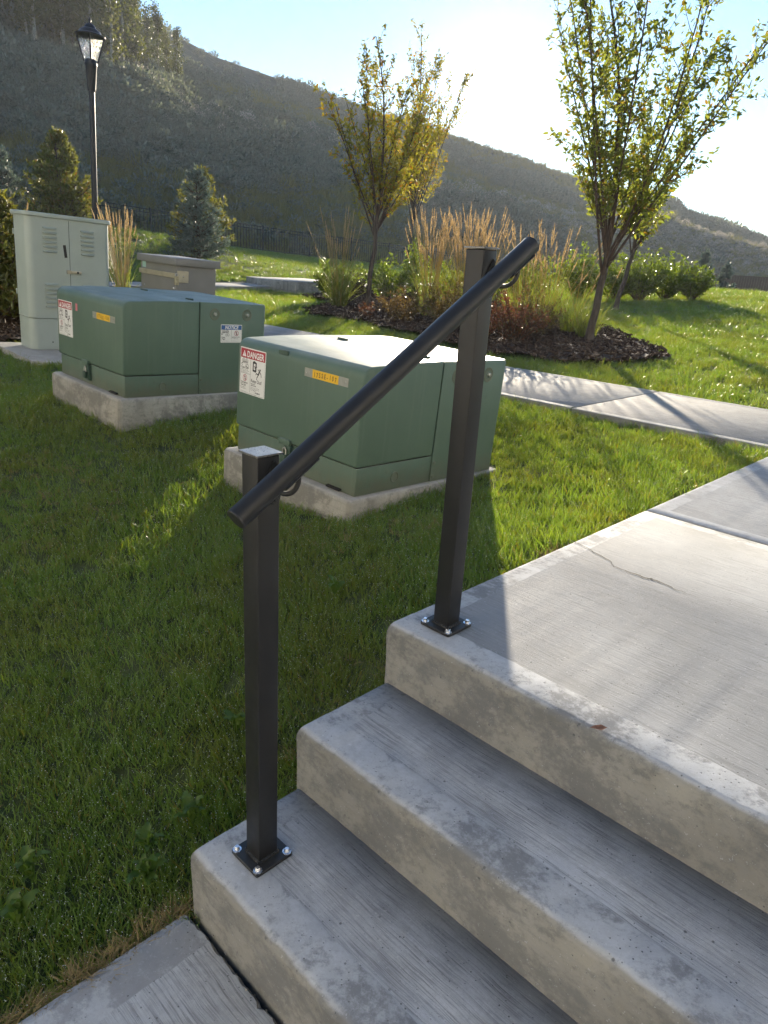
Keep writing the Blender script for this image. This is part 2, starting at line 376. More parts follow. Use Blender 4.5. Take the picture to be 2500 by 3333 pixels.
def hill_z(azd, t):
    """terrain of the hill: azd degrees from +Y seen from the stairs' foot, t=0 at the foot of the slope, 1 at the crest"""
    r0, r1 = hill_r(azd); el = np.interp(azd, AZT, ELT)
    fx = C0[0]+np.sin(np.radians(azd))*r0; fy = C0[1]+np.cos(np.radians(azd))*r0
    z0 = np.minimum(G(fx, fy), np.where(azd < -40, 9, .3)) - .05
    z1 = .93 + r1*np.tan(np.radians(el)); r = r0+(r1-r0)*t
    x = C0[0]+np.sin(np.radians(azd))*r; y = C0[1]+np.cos(np.radians(azd))*r
    tt = np.clip(t, 0, 1); prof = tt + .045*np.sin(2*np.pi*tt)
    z = z0+(z1-z0)*prof
    und = (np.sin(x*.11+y*.07)+np.sin(y*.16-x*.05+1.3)+.5*np.sin(x*.31+y*.23))*.45
    z = z + und*np.sin(np.pi*np.clip(tt*1.0, 0, 1))
    rid = np.exp(-((t-.30)/.09)**2)*np.clip((azd+33)/8, 0, 1)*np.clip((-6-azd)/8, 0, 1)
    z = z + rid*2.4
    z = np.where(t > 1, z1-(t-1)*60*.25, z); z = np.where(t < 0, z0 + t*30, z)
    return x, y, z

# ================================================================ SETTING
def lawn_mat():
    m, t, o = new_mat('lawn_soil_and_thatch'); n = N(t); v = n.pos()
    c = n.mix(n.ramp(n.noise(3, 6, v, .7), .3, .7), (.040, .062, .020), (.075, .100, .030))
    c = n.mix(n.math('MULTIPLY', n.ramp(n.noise(40, 4, v, .7), .5, .75), .5), c, (.05, .04, .02))
    n.bsdf(o, Base_Color=c, Roughness=.9, Normal=n.bump(n.noise(45, 4, v, .7), .8, .03)); return m
MT['lawn'] = lawn_mat()
ax = lambda *segs: np.unique(np.concatenate([np.arange(a, b, s) for a, b, s in segs]).round(4))
xs = ax((-262, -60, 20), (-60, -16, 1.5), (-16, 4, .16), (4, 30, 2), (30, 221, 20))
ys = ax((-221, -20, 20), (-20, -4, 1.5), (-4, 14, .16), (14, 50, 1.2), (50, 271, 20))
XX, YY = np.meshgrid(xs, ys, indexing='ij'); ZZ = G(XX, YY)
ZZ -= .012
ZZ -= .14*((XX > .06) & (XX < 2.1) & (YY < 3.2) & (YY > -6))
nx, ny = XX.shape; I = np.arange(nx*ny).reshape(nx, ny)
F = np.stack([I[:-1, :-1], I[1:, :-1], I[1:, 1:], I[:-1, 1:]], -1).reshape(-1, 4)
tag(link('ground', np_mesh('ground', np.stack([XX, YY, ZZ], -1).reshape(-1, 3), F, MT['lawn'], True)), kind='structure')

def hill_mat():
    m, t, o = new_mat('dry_hillside'); n = N(t); v = n.pos()
    c = n.mix(n.ramp(n.noise(.06, 5, n.mapping(v, (1, 1, 2.5)), .6), .35, .65), (.075, .088, .058), (.135, .138, .090))
    c = n.mix(n.ramp(n.noise(.8, 5, v, .7), .35, .75), tuple([.05, .06, .038]), c)
    n.bsdf(o, Base_Color=c, Roughness=.95, Normal=n.bump(n.noise(1.2, 5, v, .7), .9, .5)); return m
MT['hill'] = hill_mat()
azs = np.arange(-128, 26, .6); ts = np.concatenate([np.linspace(-.05, 1.0, 58), np.linspace(1.03, 1.5, 8)])
AA, TT = np.meshgrid(azs, ts, indexing='ij'); hx, hy, hz = hill_z(AA, TT)
hz = hz + (np.sin(hx*.9+hy*.5)*np.sin(hy*.8-hx*.3))*.15*(TT < 1)
I = np.arange(AA.size).reshape(AA.shape)
F = np.stack([I[:-1, :-1], I[:-1, 1:], I[1:, 1:], I[1:, :-1]], -1).reshape(-1, 4)
tag(link('hill', np_mesh('hill', np.stack([hx, hy, hz], -1).reshape(-1, 3), F, MT['hill'], True)), kind='structure')

# ---- concrete: lower walk, steps, upper walk, sidewalk, far path
RISE, TREAD, WID = .1887, .3116, 1.95
def extr(name, prof, mat, parent, loc, width=WID, nx=110, jit=.0012, rl=.016, seed=1):
    """a concrete block: profile (y,z) swept along x with slightly uneven edges and a rounded left arris"""
    r = np.random.default_rng(seed); st = np.concatenate([[0, .002, .005, .010, .016], np.linspace(.03, width, nx)])
    m = len(prof); V = []
    wav = np.interp(st, np.linspace(0, width, 26), r.normal(0, 1, 26))
    ztop = max(p[1] for p in prof)
    for i, x in enumerate(st):
        d = rl - math.sqrt(max(0, rl*rl-(rl-min(x, rl))**2))
        for j, (y, z) in enumerate(prof):
            e = r.normal(0, jit)+wav[i]*.0012
            k = 1 if 0 < j < m-1 else 0
            zz = z - (d if z > ztop-.03 else 0)
            near_nose = 1.0 if (j in range(2, 9)) else .25
            V.append((x, y + e*k*near_nose, zz + (abs(e)*-.6*k*near_nose)))
    F = []
    for i in range(len(st)-1):
        for j in range(m-1):
            a = i*m+j; F.append((a, a+1, a+1+m, a+m))
    me = bpy.data.meshes.new(name); me.from_pydata(V, [], F + [tuple(range(m))[::-1], tuple(range((len(st)-1)*m, len(st)*m))])
    me.materials.append(mat); bm = bmesh.new(); bm.from_mesh(me); bmesh.ops.recalc_face_normals(bm, faces=bm.faces)
    for f in bm.faces: f.smooth = len(f.verts) == 4
    bm.to_mesh(me); bm.free()
    return link(name, me, parent, loc)
def nose(depth, low, rr=.02):
    a = [(0.004, low), (0.004, low*.5), (0, -rr-.004), (0, -rr)]
    a += [(rr-rr*math.cos(t), -rr+rr*math.sin(t)) for t in (rad(22), rad(45), rad(68), rad(90))]
    return a + [(.096, 0), (.1, -.0012), (depth*.5, -.001), (depth, -.0005), (depth, low)]
steps = empty('concrete_steps', (0, -2*TREAD, -3*RISE))
tag(steps, 'grey concrete garden steps with rounded worn nosings beside the handrail', 'steps')
off = Vector((0, 2*TREAD, 3*RISE))
def stp(y, z, prof, mat, seed): return extr('step', prof, mat, steps, Vector((0, y, z))+off, seed=seed)
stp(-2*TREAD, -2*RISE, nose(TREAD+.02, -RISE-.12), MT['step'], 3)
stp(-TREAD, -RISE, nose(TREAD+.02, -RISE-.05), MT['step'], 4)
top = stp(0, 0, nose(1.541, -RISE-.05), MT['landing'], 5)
tag(top, 'top landing slab with broom marks and a long crack')
# the crack across the landing
cr = [(1854.3,1757.5),(1912,1784),(1984.5,1825),(1999,1844),(2052,1863.5),(2100,1880.4),(2124,1885),(2163,1902),(2225.6,1928.6),(2283,1950)]
def onz(px, py, z):
    d = fw + rt*((px-1250)/FPX) - upv*((py-1666.5)/FPX); return CAM + d*((z-CAM.z)/d.z)
cpts = [onz(a, b, 0) for a, b in cr]; fine = []
for a, b in zip(cpts[:-1], cpts[1:]):
    for k in range(6):
        p = a.lerp(b, k/6); fine.append(Vector((p.x+random.gauss(0, .0016), p.y+random.gauss(0, .0022), 0)))
V = []; nf = len(fine)
for i, p in enumerate(fine):
    w = (.0014 + .0022*math.exp(-((i/nf-.62)/.12)**2) + abs(random.gauss(0, .0005)))*(1 if i < nf*.8 else max(.15, (nf-i)/(nf*.2)))
    V += [(p.x, p.y-w, .0006), (p.x, p.y+w, .0006)]
me = bpy.data.meshes.new('crack'); me.from_pydata(V, [], [(2*i, 2*i+1, 2*i+3, 2*i+2) for i in range(nf-1)]); me.materials.append(MT['gap'])
link('crack', me, top)
# upper walk beyond the joint
uw = empty('walkway', (0, 1.56, 0)); tag(uw, kind='structure')
pr = [(0, -.12), (0, -.012), (.004, -.004), (.012, 0), (.06, 0), (.9, 0), (1.68, 0), (1.735, 0), (1.745, -.004), (1.75, -.012), (1.75, -.12)]
MT['walk2'] = concrete('concrete_upper_walk', edge_x=.078, edge_y=.07, stain=.5, fk=.85)
extr('slab', pr, MT['walk2'], uw, (0, 0, 0), jit=.0006, seed=8)
MB().box((0.02, 1.52, -.2), (WID, 1.58, -.035)).build('joint_filler', MT['soil'], uw, loc=(0, -1.56, 0))
# lower walk, its broken edge against the lowest riser
lw = empty('lower_walkway', (0, -2*TREAD, -3*RISE)); tag(lw, kind='structure')
r2 = np.random.default_rng(5); V = []; xsn = np.linspace(-.012, WID, 160); ed = np.interp(xsn, np.linspace(0, WID, 60), r2.normal(0, .0028, 60)) + r2.normal(0, .0012, 160)
for i, x in enumerate(xsn):
    y0 = -.005 - abs(ed[i])*1.3; 
    for y, z in ((y0+.004, -.10), (y0, -.012), (y0-.006-abs(ed[i]), -.002), (y0-.03, 0), (-.4, 0), (-1.2, 0), (-2.6, 0), (-5, 0), (-5, -.1)):
        V.append((x, y, z - (.010 if i == 0 else .004 if i == 1 else 0)))
m = 9; F = [(i*m+j, i*m+j+1, (i+1)*m+j+1, (i+1)*m+j) for i in range(159) for j in range(m-1)]
me = bpy.data.meshes.new('slab'); me.from_pydata(V, [], F+[tuple(range(m)), tuple(range(159*m, 160*m))[::-1]]); me.materials.append(MT['walk'])
bm = bmesh.new(); bm.from_mesh(me); bmesh.ops.recalc_face_normals(bm, faces=bm.faces); bm.to_mesh(me); bm.free()
link('slab', me, lw, (0, 0, 0))
cv = MB(); 
for i in range(70):                                     # crumbs lying in the broken joint
    x = r2.uniform(0, WID); y = r2.normal(-.009, .006); s = abs(r2.normal(0, .0035))+.0015; z = r2.uniform(-.02, .002)
    p = [Vector((x, y, z)) + Vector(r2.normal(0, 1, 3)).normalized()*s for _ in range(6)]
    cv.add(p, [(0, 1, 2), (0, 2, 3), (0, 3, 4), (0, 4, 1), (5, 2, 1), (5, 3, 2), (5, 4, 3), (5, 1, 4)])
tag(cv.build('concrete_crumbs', MT['pad'], lw), kind='stuff')
# sidewalk of cast slabs running past the transformers, and the branch path
def SW(x): return float(np.interp(x, [-15, -11, -8, -4, 0, 5], [.11, .05, .005, -.015, .002, .002]))
sw = empty('sidewalk', (-1.4, 4.05, 0)); tag(sw, kind='structure')
def slab_mesh(L, Wd, tw0, tw1):
    """slab L along x, Wd along y, with tooled edges; z lifts from tw0 to tw1"""
    b = MB().box((0, 0, -.10), (L, Wd, 0)); me = b.mesh('slab', MT['slab'], bevel=.009, seg=2)
    for v in me.vertices: v.co.z += tw0 + (tw1-tw0)*v.co.x/L
    return me
def band_mat():
    return concrete('smooth_margin', base=(.47, .46, .43), broom=False, stain=.3)
MT['band'] = band_mat()
xe = -1.415 + np.arange(-10, 5)*1.5
for a in xe[:-1]:
    s = link('slab', slab_mesh(1.492, 1.45, SW(a), SW(a+1.492)), sw, (a+1.4, 3.34-4.05, 0))
    for y0, y1 in ((.012, .07), (1.38, 1.438)):
        bb = MB().add([(.012, y0, .0012+SW(a)), (1.48, y0, .0012+SW(a+1.49)), (1.48, y1, .0012+SW(a+1.49)), (.012, y1, .0012+SW(a))], [(0, 1, 2, 3)])
        bb.build('margin', MT['band'], s)
fp = empty('far_path', (-14.4, 5, 0)); tag(fp, kind='structure')
for k in range(16):
    y = 4.83+k*1.5; z0 = g1(-14.4, y)+.05; z1 = g1(-14.4, y+1.49)+.05
    me = slab_mesh(1.49, 1.5, z0, z1); o = link('slab', me, fp, (.75, y-5, 0)); o.rotation_euler = (0, 0, rad(90))
# raised concrete slab beside the far path
rs = MB().prism([(-13.95, 9.75), (-12.85, 9.85), (-12.75, 11.75), (-15.1, 11.9), (-15.2, 10.05)], -.1, .34)
o = rs.build('raised_slab', MT['pad'], bevel=.02, seg=2); tag(o, 'low raised concrete slab at the edge of the far path', 'slab')
# ---- planting beds (bark mulch)
BED = [(-8.9,6.9),(-8.2,6.45),(-7.3,6.55),(-6.0,6.2),(-5.5,6.1),(-4.3,5.55),(-3.5,5.35),(-2.75,5.55),(-2.3,6.2),(-2.2,6.8),(-2.55,7.4),(-3.4,8.3),(-4.3,9.4),(-6,10.5),(-8,12),(-10,13.2),(-12.6,13.6),(-12.7,10.6),(-11.8,9.2),(-10,8.6)]
BED2 = [(-9.4,2.6),(-7.3,2.9),(-6.75,2.5),(-6.8,1.5),(-6.75,1.1),(-7.6,.7),(-9.5,.3)]
def inpoly(px, py, poly):
    px = np.asarray(px); py = np.asarray(py); c = np.zeros(px.shape, bool); j = len(poly)-1
    for i in range(len(poly)):
        xi, yi = poly[i]; xj, yj = poly[j]
        c ^= ((yi > py) != (yj > py)) & (px < (xj-xi)*(py-yi)/(yj-yi+1e-12)+xi); j = i
    return c
def mulch_mat():
    m, t, o = new_mat('bark_mulch'); n = N(t); v = n.pos()
    f = n.noise(30, 5, n.mapping(v, (1, 1.6, 1)), .7)
    n.bsdf(o, Base_Color=n.mix(n.ramp(f, .35, .7), (.016, .011, .009), (.075, .050, .038)), Roughness=.85, Normal=n.bump(f, 1.0, .04)); return m
MT['mulch'] = mulch_mat()
def chip_mat():
    m, t, o = new_mat('bark_chip'); n = N(t); r = n.n('ShaderNodeObjectInfo').outputs['Random']
    n.bsdf(o, Base_Color=n.mix(r, (.030, .021, .017), (.11, .078, .058)), Roughness=.9).inputs['Specular IOR Level'].default_value = .1; return m
MT['chip'] = chip_mat()
def bed(name, poly, step):
    P = np.array(poly); x = np.arange(P[:, 0].min()-.2, P[:, 0].max()+.2, step); y = np.arange(P[:, 1].min()-.2, P[:, 1].max()+.2, step)
    A, B = np.meshgrid(x, y, indexing='ij'); ins = inpoly(A, B, poly)
    Z = G(A, B) + .045 + .02*np.sin(A*7)*np.sin(B*6)
    I = np.arange(A.size).reshape(A.shape); q = ins[:-1, :-1] & ins[1:, 1:] & ins[1:, :-1] & ins[:-1, 1:]
    F = np.stack([I[:-1, :-1], I[1:, :-1], I[1:, 1:], I[:-1, 1:]], -1)[q]
    used = np.unique(F); mp = -np.ones(A.size, int); mp[used] = np.arange(len(used))
    V = np.stack([A, B, Z], -1).reshape(-1, 3)[used]
    return tag(link(name, np_mesh(name, V, mp[F], MT['mulch'], True)), kind='structure')
bed('mulch_bed', BED, .12); bed('mulch_bed', BED2, .12)

# ---------------------------------------------------------------- scattered stuff (instances on points)
def source(name, me):
    return bpy.data.objects.new(name, me)                # a source shape, used only through the scatter
def scatter(name, P, rot, scl, idx, sources, kind='stuff', label=None, cat=None):
    col = bpy.data.collections.new(name+'_shapes')
    for i, me in enumerate(sources):
        o = bpy.data.objects.new('%s_shape_%02d' % (name, i), me); col.objects.link(o)
    me = bpy.data.meshes.new(name); n = len(P); me.vertices.add(n); me.vertices.foreach_set('co', np.asarray(P, np.float32).ravel())
    a = me.attributes.new('rot', 'FLOAT_VECTOR', 'POINT'); a.data.foreach_set('vector', np.asarray(rot, np.float32).ravel())
    a = me.attributes.new('scl', 'FLOAT', 'POINT'); a.data.foreach_set('value', np.asarray(scl, np.float32))
    a = me.attributes.new('idx', 'INT', 'POINT'); a.data.foreach_set('value', np.asarray(idx, np.int32))
    for m in {m for s in sources for m in s.materials}: me.materials.append(m)
    me.update(); o = link(name, me)
    ng = bpy.data.node_groups.new(name+'_scatter', 'GeometryNodeTree')
    ng.interface.new_socket('Geometry', in_out='INPUT', socket_type='NodeSocketGeometry')
    ng.interface.new_socket('Geometry', in_out='OUTPUT', socket_type='NodeSocketGeometry')
    gi = ng.nodes.new('NodeGroupInput'); go = ng.nodes.new('NodeGroupOutput')
    ip = ng.nodes.new('GeometryNodeInstanceOnPoints'); ci = ng.nodes.new('GeometryNodeCollectionInfo')
    ci.inputs['Collection'].default_value = col; ci.inputs['Separate Children'].default_value = True; ci.inputs['Reset Children'].default_value = True
    def attr(nm, ty):
        x = ng.nodes.new('GeometryNodeInputNamedAttribute'); x.data_type = ty; x.inputs['Name'].default_value = nm; return x.outputs[0]
    e2r = ng.nodes.new('FunctionNodeEulerToRotation')
    L = ng.links.new
    L(gi.outputs[0], ip.inputs['Points']); L(ci.outputs[0], ip.inputs['Instance']); ip.inputs['Pick Instance'].default_value = True
    L(attr('idx', 'INT'), ip.inputs['Instance Index']); L(attr('rot', 'FLOAT_VECTOR'), e2r.inputs[0]); L(e2r.outputs[0], ip.inputs['Rotation'])
    L(attr('scl', 'FLOAT'), ip.inputs['Scale']); L(ip.outputs[0], go.inputs[0])
    md = o.modifiers.new('scatter', 'NODES'); md.node_group = ng
    tag(o, label, cat, kind=kind); return o
def blades(n, radius, lo, hi, width, bend, seed, segs=3, up=.25):
    """a tuft of curved tapering blades as quads/tris: returns V,F(quads),tint"""
    r = np.random.default_rng(seed); V = []; F = []; T = []
    for i in range(n):
        a = r.uniform(0, 2*np.pi); rr = radius*math.sqrt(r.uniform()); bx, by = rr*math.cos(a), rr*math.sin(a)
        L = r.uniform(lo, hi); dirn = a + r.normal(0, 1.0); lean = abs(r.normal(up, .22)); bd = r.uniform(.2, 1.0)*bend
        dx, dy = math.cos(dirn), math.sin(dirn); fa = r.uniform(0, 2*np.pi); sx, sy = math.cos(fa), math.sin(fa)
        w = width*r.uniform(.7, 1.3); tint = r.uniform(); b0 = len(V); ang = lean; px, py, pz = bx, by, -.012
        for k in range(segs+1):
            f = k/segs; ww = w*(1-f**1.6)*.5+.0002
            V += [(px-sx*ww, py-sy*ww, pz), (px+sx*ww, py+sy*ww, pz)]; T += [tint, tint]
            st = L/segs; px += dx*math.sin(ang)*st; py += dy*math.sin(ang)*st; pz += math.cos(ang)*st; ang += bd/segs
        F += [(b0+2*k, b0+2*k+1, b0+2*k+3, b0+2*k+2) for k in range(segs)]
    return np.array(V), np.array(F), np.array(T)
MT['grass'] = foliage('lawn_grass_blade', (.085, .170, .048), (.165, .250, .085), .48, (2.0, 1.75, .30), rough=.30, spec=.5, patch=.08, field=.6, pcol=(.20, .16, .05))
MT['dew'] = simple('dew_drop', (.82, .84, .82), .12, 0, .02, spec=1.0)  # opaque white stands in for the sun sparkle of clear drops
tufts = []
for i in range(7):
    V, F, T = blades(26 if i < 5 else 14, .05, .025, .062 if i < 5 else .095, .0034, 1.0, 20+i, 3, .38)
    tips = V.reshape(-1, 8, 3)[:, 6]; rr = np.random.default_rng(90+i); pick = rr.choice(len(tips), 5, replace=False); n0 = len(V); nf = len(F)
    cube = np.array([(-1,-1,-1),(1,-1,-1),(1,1,-1),(-1,1,-1),(-1,-1,1),(1,-1,1),(1,1,1),(-1,1,1)])*.58
    for q, k in enumerate(pick):
        V = np.concatenate([V, tips[k]+cube*rr.uniform(.0007, .0013)]); T = np.concatenate([T, np.full(8, .5)])
        F = np.concatenate([F, n0+8*q+np.array([(3,2,1,0),(4,5,6,7),(0,1,5,4),(1,2,6,5),(2,3,7,6),(3,0,4,7)])])
    tufts.append(np_mesh('grass_tuft', V, F, [MT['grass'], MT['dew']], False, {'tint': T}, (np.arange(len(F)) >= nf)*1))
PADS = [(-1.985, -.975, .765, 1.93), (-3.98, -2.97, .665, 1.83)]
CABPAD = [(-6.75,1.12),(-5.6,1.10),(-5.25,1.62),(-5.35,2.6),(-6.55,2.7)]
def lawn_ok(x, y):
    ok = ~((x > -.005) & (x < WID+.02) & (y < 4.9))
    ok &= ~((y > 3.33) & (y < 4.80) & (x > -16.4) & (x < 6))
    ok &= ~((x > -15.17) & (x < -13.63) & (y > 4.8) & (y < 29))
    ok &= ~((x > -15.3) & (x < -12.7) & (y > 9.7) & (y < 12))
    for a, b, c, d in PADS: ok &= ~((x > a) & (x < b) & (y > c) & (y < d))
    ok &= ~inpoly(x, y, BED); ok &= ~inpoly(x, y, BED2); ok &= ~inpoly(x, y, CABPAD)
    return ok
P = []; SC = []
gr = np.random.default_rng(11)
for r0, r1, dens, sc in ((.5, 3, 1150, .92), (3, 6, 620, 1.0), (6, 12, 230, 1.25), (12, 22, 80, 1.7), (22, 38, 26, 2.3)):
    a0, a1 = rad(-100), rad(8); n = int(.5*(a1-a0)*(r1*r1-r0*r0)*dens)
    a = gr.uniform(a0, a1, n); r = np.sqrt(gr.uniform(r0*r0, r1*r1, n)); x = C0[0]+np.sin(a)*r; y = C0[1]+np.cos(a)*r
    k = lawn_ok(x, y) & (x > -30.5); x, y = x[k], y[k]
    P.append(np.stack([x, y, G(x, y)+.004], 1))
    pn = .78+.34*(.5+.5*np.sin(x*3.1+np.sin(y*2.3)*1.5)*np.sin(y*2.7+np.sin(x*1.9)))
    SC.append(sc*pn*gr.uniform(.75, 1.2, len(x)))
P = np.concatenate(P); SC = np.concatenate(SC); n = len(P)
rot = np.stack([gr.normal(0, .12, n), gr.normal(0, .12, n), gr.uniform(0, 6.28, n)], 1)
idx = gr.choice(7, n, p=[.17, .17, .17, .17, .14, .09, .09])
MT['dry'] = foliage('dry_grass_blade', (.20, .16, .075), (.34, .27, .14), .3, (1.2, 1.1, .7), rough=.6, spec=.2)
V, F, T = blades(18, .04, .03, .08, .0026, 1.3, 77, 3, .75); tufts.append(np_mesh('grass_tuft', V, F, MT['dry'], False, {'tint': T}))
ne = 330; ex = -np.abs(gr.normal(0, .022, ne)) - .004; ey = np.where(np.arange(ne) < 210, gr.uniform(-1.9, -.60, ne), gr.uniform(-.6, 1.2, ne))
ez = np.where(ey < -.6, -.575, G(ex, ey)); P = np.concatenate([P, np.stack([ex, ey, ez], 1)]); SC = np.concatenate([SC, gr.uniform(.4, .9, ne)])
rot = np.concatenate([rot, np.stack([gr.normal(0, .3, ne), gr.normal(0, .3, ne), gr.uniform(0, 6.28, ne)], 1)]); idx = np.concatenate([idx, np.full(ne, 7)])
nd = 900; dx_ = gr.uniform(-3.2, -.05, nd); dy_ = gr.uniform(-1.8, 1.0, nd); k = lawn_ok(dx_, dy_) & (np.sin(dx_*2.3+1)*np.sin(dy_*2.9+2) > .25); dx_, dy_ = dx_[k], dy_[k]; nd = len(dx_)
P = np.concatenate([P, np.stack([dx_, dy_, G(dx_, dy_)+.01], 1)]); SC = np.concatenate([SC, gr.uniform(.5, 1.0, nd)]); rot = np.concatenate([rot, np.stack([gr.normal(0, .3, nd), gr.normal(0, .3, nd), gr.uniform(0, 6.28, nd)], 1)]); idx = np.concatenate([idx, np.full(nd, 7)])
scatter('lawn_grass', P, rot, SC, idx, tufts, label='mown green lawn grass around the steps and boxes', cat='grass')
# bark chips over the mulch
chips = []
for i in range(4):
    r = np.random.default_rng(60+i); b = MB(); l = r.uniform(.016, .038); w = r.uniform(.004, .011)
    b.prism([(-l, -w*.6), (-l*.5, -w), (l*.7, -w*.8), (l, 0), (l*.5, w), (-l*.8, w*.7)], -.003, .004); chips.append(b.mesh('bark_chip', MT['chip']))
P = []
for poly, n in ((BED, 42000), (BED2, 4500)):
    q = np.array(poly); x = gr.uniform(q[:, 0].min(), q[:, 0].max(), n); y = gr.uniform(q[:, 1].min(), q[:, 1].max(), n); k = inpoly(x, y, poly); x, y = x[k], y[k]
    P.append(np.stack([x, y, G(x, y)+.045+.02*np.sin(x*7)*np.sin(y*6)+gr.uniform(0, .02, len(x))], 1))
P = np.concatenate(P); n = len(P)
scatter('bark_chips', P, np.stack([gr.normal(0, .45, n), gr.normal(0, .45, n), gr.uniform(0, 6.28, n)], 1), gr.uniform(.7, 1.6, n), gr.integers(0, 4, n), chips,
        label='loose brown bark chips covering the planting beds', cat='mulch')

# ================================================================ HANDRAIL
rail = empty('handrail', (.121, -.506, -2*RISE))
tag(rail, 'black steel handrail on two square posts bolted to the concrete steps', 'handrail')
RO = Vector(rail.location)
def bolt_mesh():
    b = MB().lathe([(.0105, 0), (.0105, .0016), (.0062, .0022), (.0062, .0026)], 20)
    b.lathe([(.0062, .0026), (.0062, .0085), (.0052, .0096)], 6); return b.mesh('bolt', MT['zinc'])
BOLT = bolt_mesh()
def post(x, y, z, h):
    p = MB().box((-.0254, -.0254, .009), (.0254, .0254, h-.004)).build('post', MT['post'], rail, Vector((x, y, z))-RO, bevel=.003, seg=3)
    MB().box((-.0295, -.0295, h-.003), (.0295, .0295, h+.0012)).build('cap', MT['cap'], p, bevel=.0008, seg=1)
    q = [(-.0508, -.0508), (.0508, -.0508), (.0508, .0508), (-.0508, .0508)]; poly = []
    for (cx, cy), a0 in zip(q, (180, 270, 0, 90)):
        sx, sy = (1 if cx > 0 else -1), (1 if cy > 0 else -1)
        for k in range(4):
            a = rad(a0+30*k); poly.append((cx-sx*.006+.006*math.cos(a), cy-sy*.006+.006*math.sin(a)))
    MB().prism(poly, .0005, .0092).build('base_plate', MT['plate'], p, bevel=.0008, seg=1)
    w = MB()
    for a, b in (((-1, -1), (1, -1)), ((1, -1), (1, 1)), ((1, 1), (-1, 1)), ((-1, 1), (-1, -1))):
        n = 16; pts = []; rr = []
        for k in range(n+1):
            f = k/n; pts.append(((a[0]+(b[0]-a[0])*f)*.0262, (a[1]+(b[1]-a[1])*f)*.0262, .0105)); rr.append(.0042+.0011*math.sin(k*2.4)+random.uniform(-.0006, .0006))
        w.tube(pts, rr, 7)
    w.build('weld_bead', MT['plate'], p, smooth=True)
    for sx in (-1, 1):
        for sy in (-1, 1): link('bolt', BOLT, p, (sx*.0405, sy*.0405, .0092), (0, 0, random.uniform(0, 1)))
    return p
post(.121, -.506, -2*RISE, .96); post(.114, .112, 0, .969)
ra, rb = Vector((.2, -.614, .496)), Vector((.2, .178, .979)); rd = (rb-ra).normalized(); RR = .0205
rl = MB().tube([ra-RO, ra.lerp(rb, .33)-RO, ra.lerp(rb, .66)-RO, rb-RO], RR, 40).build('rail', MT['post'], rail, smooth=True)
for p, s in ((ra, -1), (rb, 1)):
    e = p-RO+rd*s*.0008
    MB().tube([e-rd*s*.004, e, e+rd*s*.0012, e+rd*s*.0016], [RR*.99, RR*1.012, RR*.97, RR*.80], 40).build('end_cap', MT['plate'], rl, smooth=True, angle=25)
def bracket(px, py):
    xf = px+.0254; f = (py-ra.y)/(rb.y-ra.y); c = ra.lerp(rb, f); o = c-RO          # rail centre beside the post
    nrm = Vector((0, -rd.z, rd.y))                                                   # across the rail, upwards
    b = MB(); plate = []
    for k in range(20):
        a = 2*math.pi*k/20; plate.append((.014*math.cos(a), .026*math.sin(a)))
    zc = -.052
    m = MB().prism(plate, xf-px+.0002, xf-px+.005, lambda u, v, h: (h, u, v)); 
    br = m.build('bracket', MT['plate'], rail, Vector((px, py, c.z))-RO+Vector((0, .012, zc)), bevel=.0008, seg=1)
    base = Vector((px, py+.012, c.z+zc))
    und = c + rd*.016 - nrm*(RR+.003)
    p0 = Vector((xf+.004, py+.012, c.z+zc+.004)); pts = []
    c1 = Vector((c.x+.002, py+.014, c.z+zc-.010)); c2 = und - nrm*.014
    for k in range(13):
        t = k/12; pts.append(p0*(1-t)**3 + c1*3*t*(1-t)**2 + c2*3*t*t*(1-t) + und*t**3 - base)
    MB().tube(pts, [.0048]*13, 12).build('arm', MT['plate'], br, smooth=True)
    s = MB()
    for k in range(7):
        a = rad(-48+16*k)
    V = []; n = 9
    for e in (-.040, .046):
        for rr2 in (RR+.0008, RR+.0042):
            for k in range(n):
                a = rad(-52+104*k/(n-1)); V.append(und + nrm*(RR+.004) + rd*e + (Vector((1, 0, 0))*math.sin(a) - nrm*math.cos(a))*rr2 - base)
    F = []
    for k in range(n-1):
        F += [(k, k+1, 2*n+k+1, 2*n+k), (n+k, 3*n+k, 3*n+k+1, n+k+1), (k, n+k, n+k+1, k+1), (2*n+k, 2*n+k+1, 3*n+k+1, 3*n+k)]
    F += [(0, 2*n, 3*n, n), (n-1, 2*n-1, 4*n-1, 3*n-1)]
    s.add(V, F).build('saddle', MT['plate'], br, smooth=True)
    t2 = MB()                                                                     # flat tongue folded down along the post
    t2.box((.0256, -.034, -.030), (.0285, -.020, .050)); t2.build('tongue', MT['gap'], br, loc=(0, 0, 0), rot=(rad(-32), 0, 0), bevel=.001, seg=1)
    sc = MB().lathe([(.0046, 0), (.0046, .003), (.003, .004)], 10, axis='x').mesh('screw', MT['black'])
    for dz in (.015, -.015): link('screw', sc, br, (.0305, 0, dz))
bracket(.121, -.506); bracket(.114, .112)

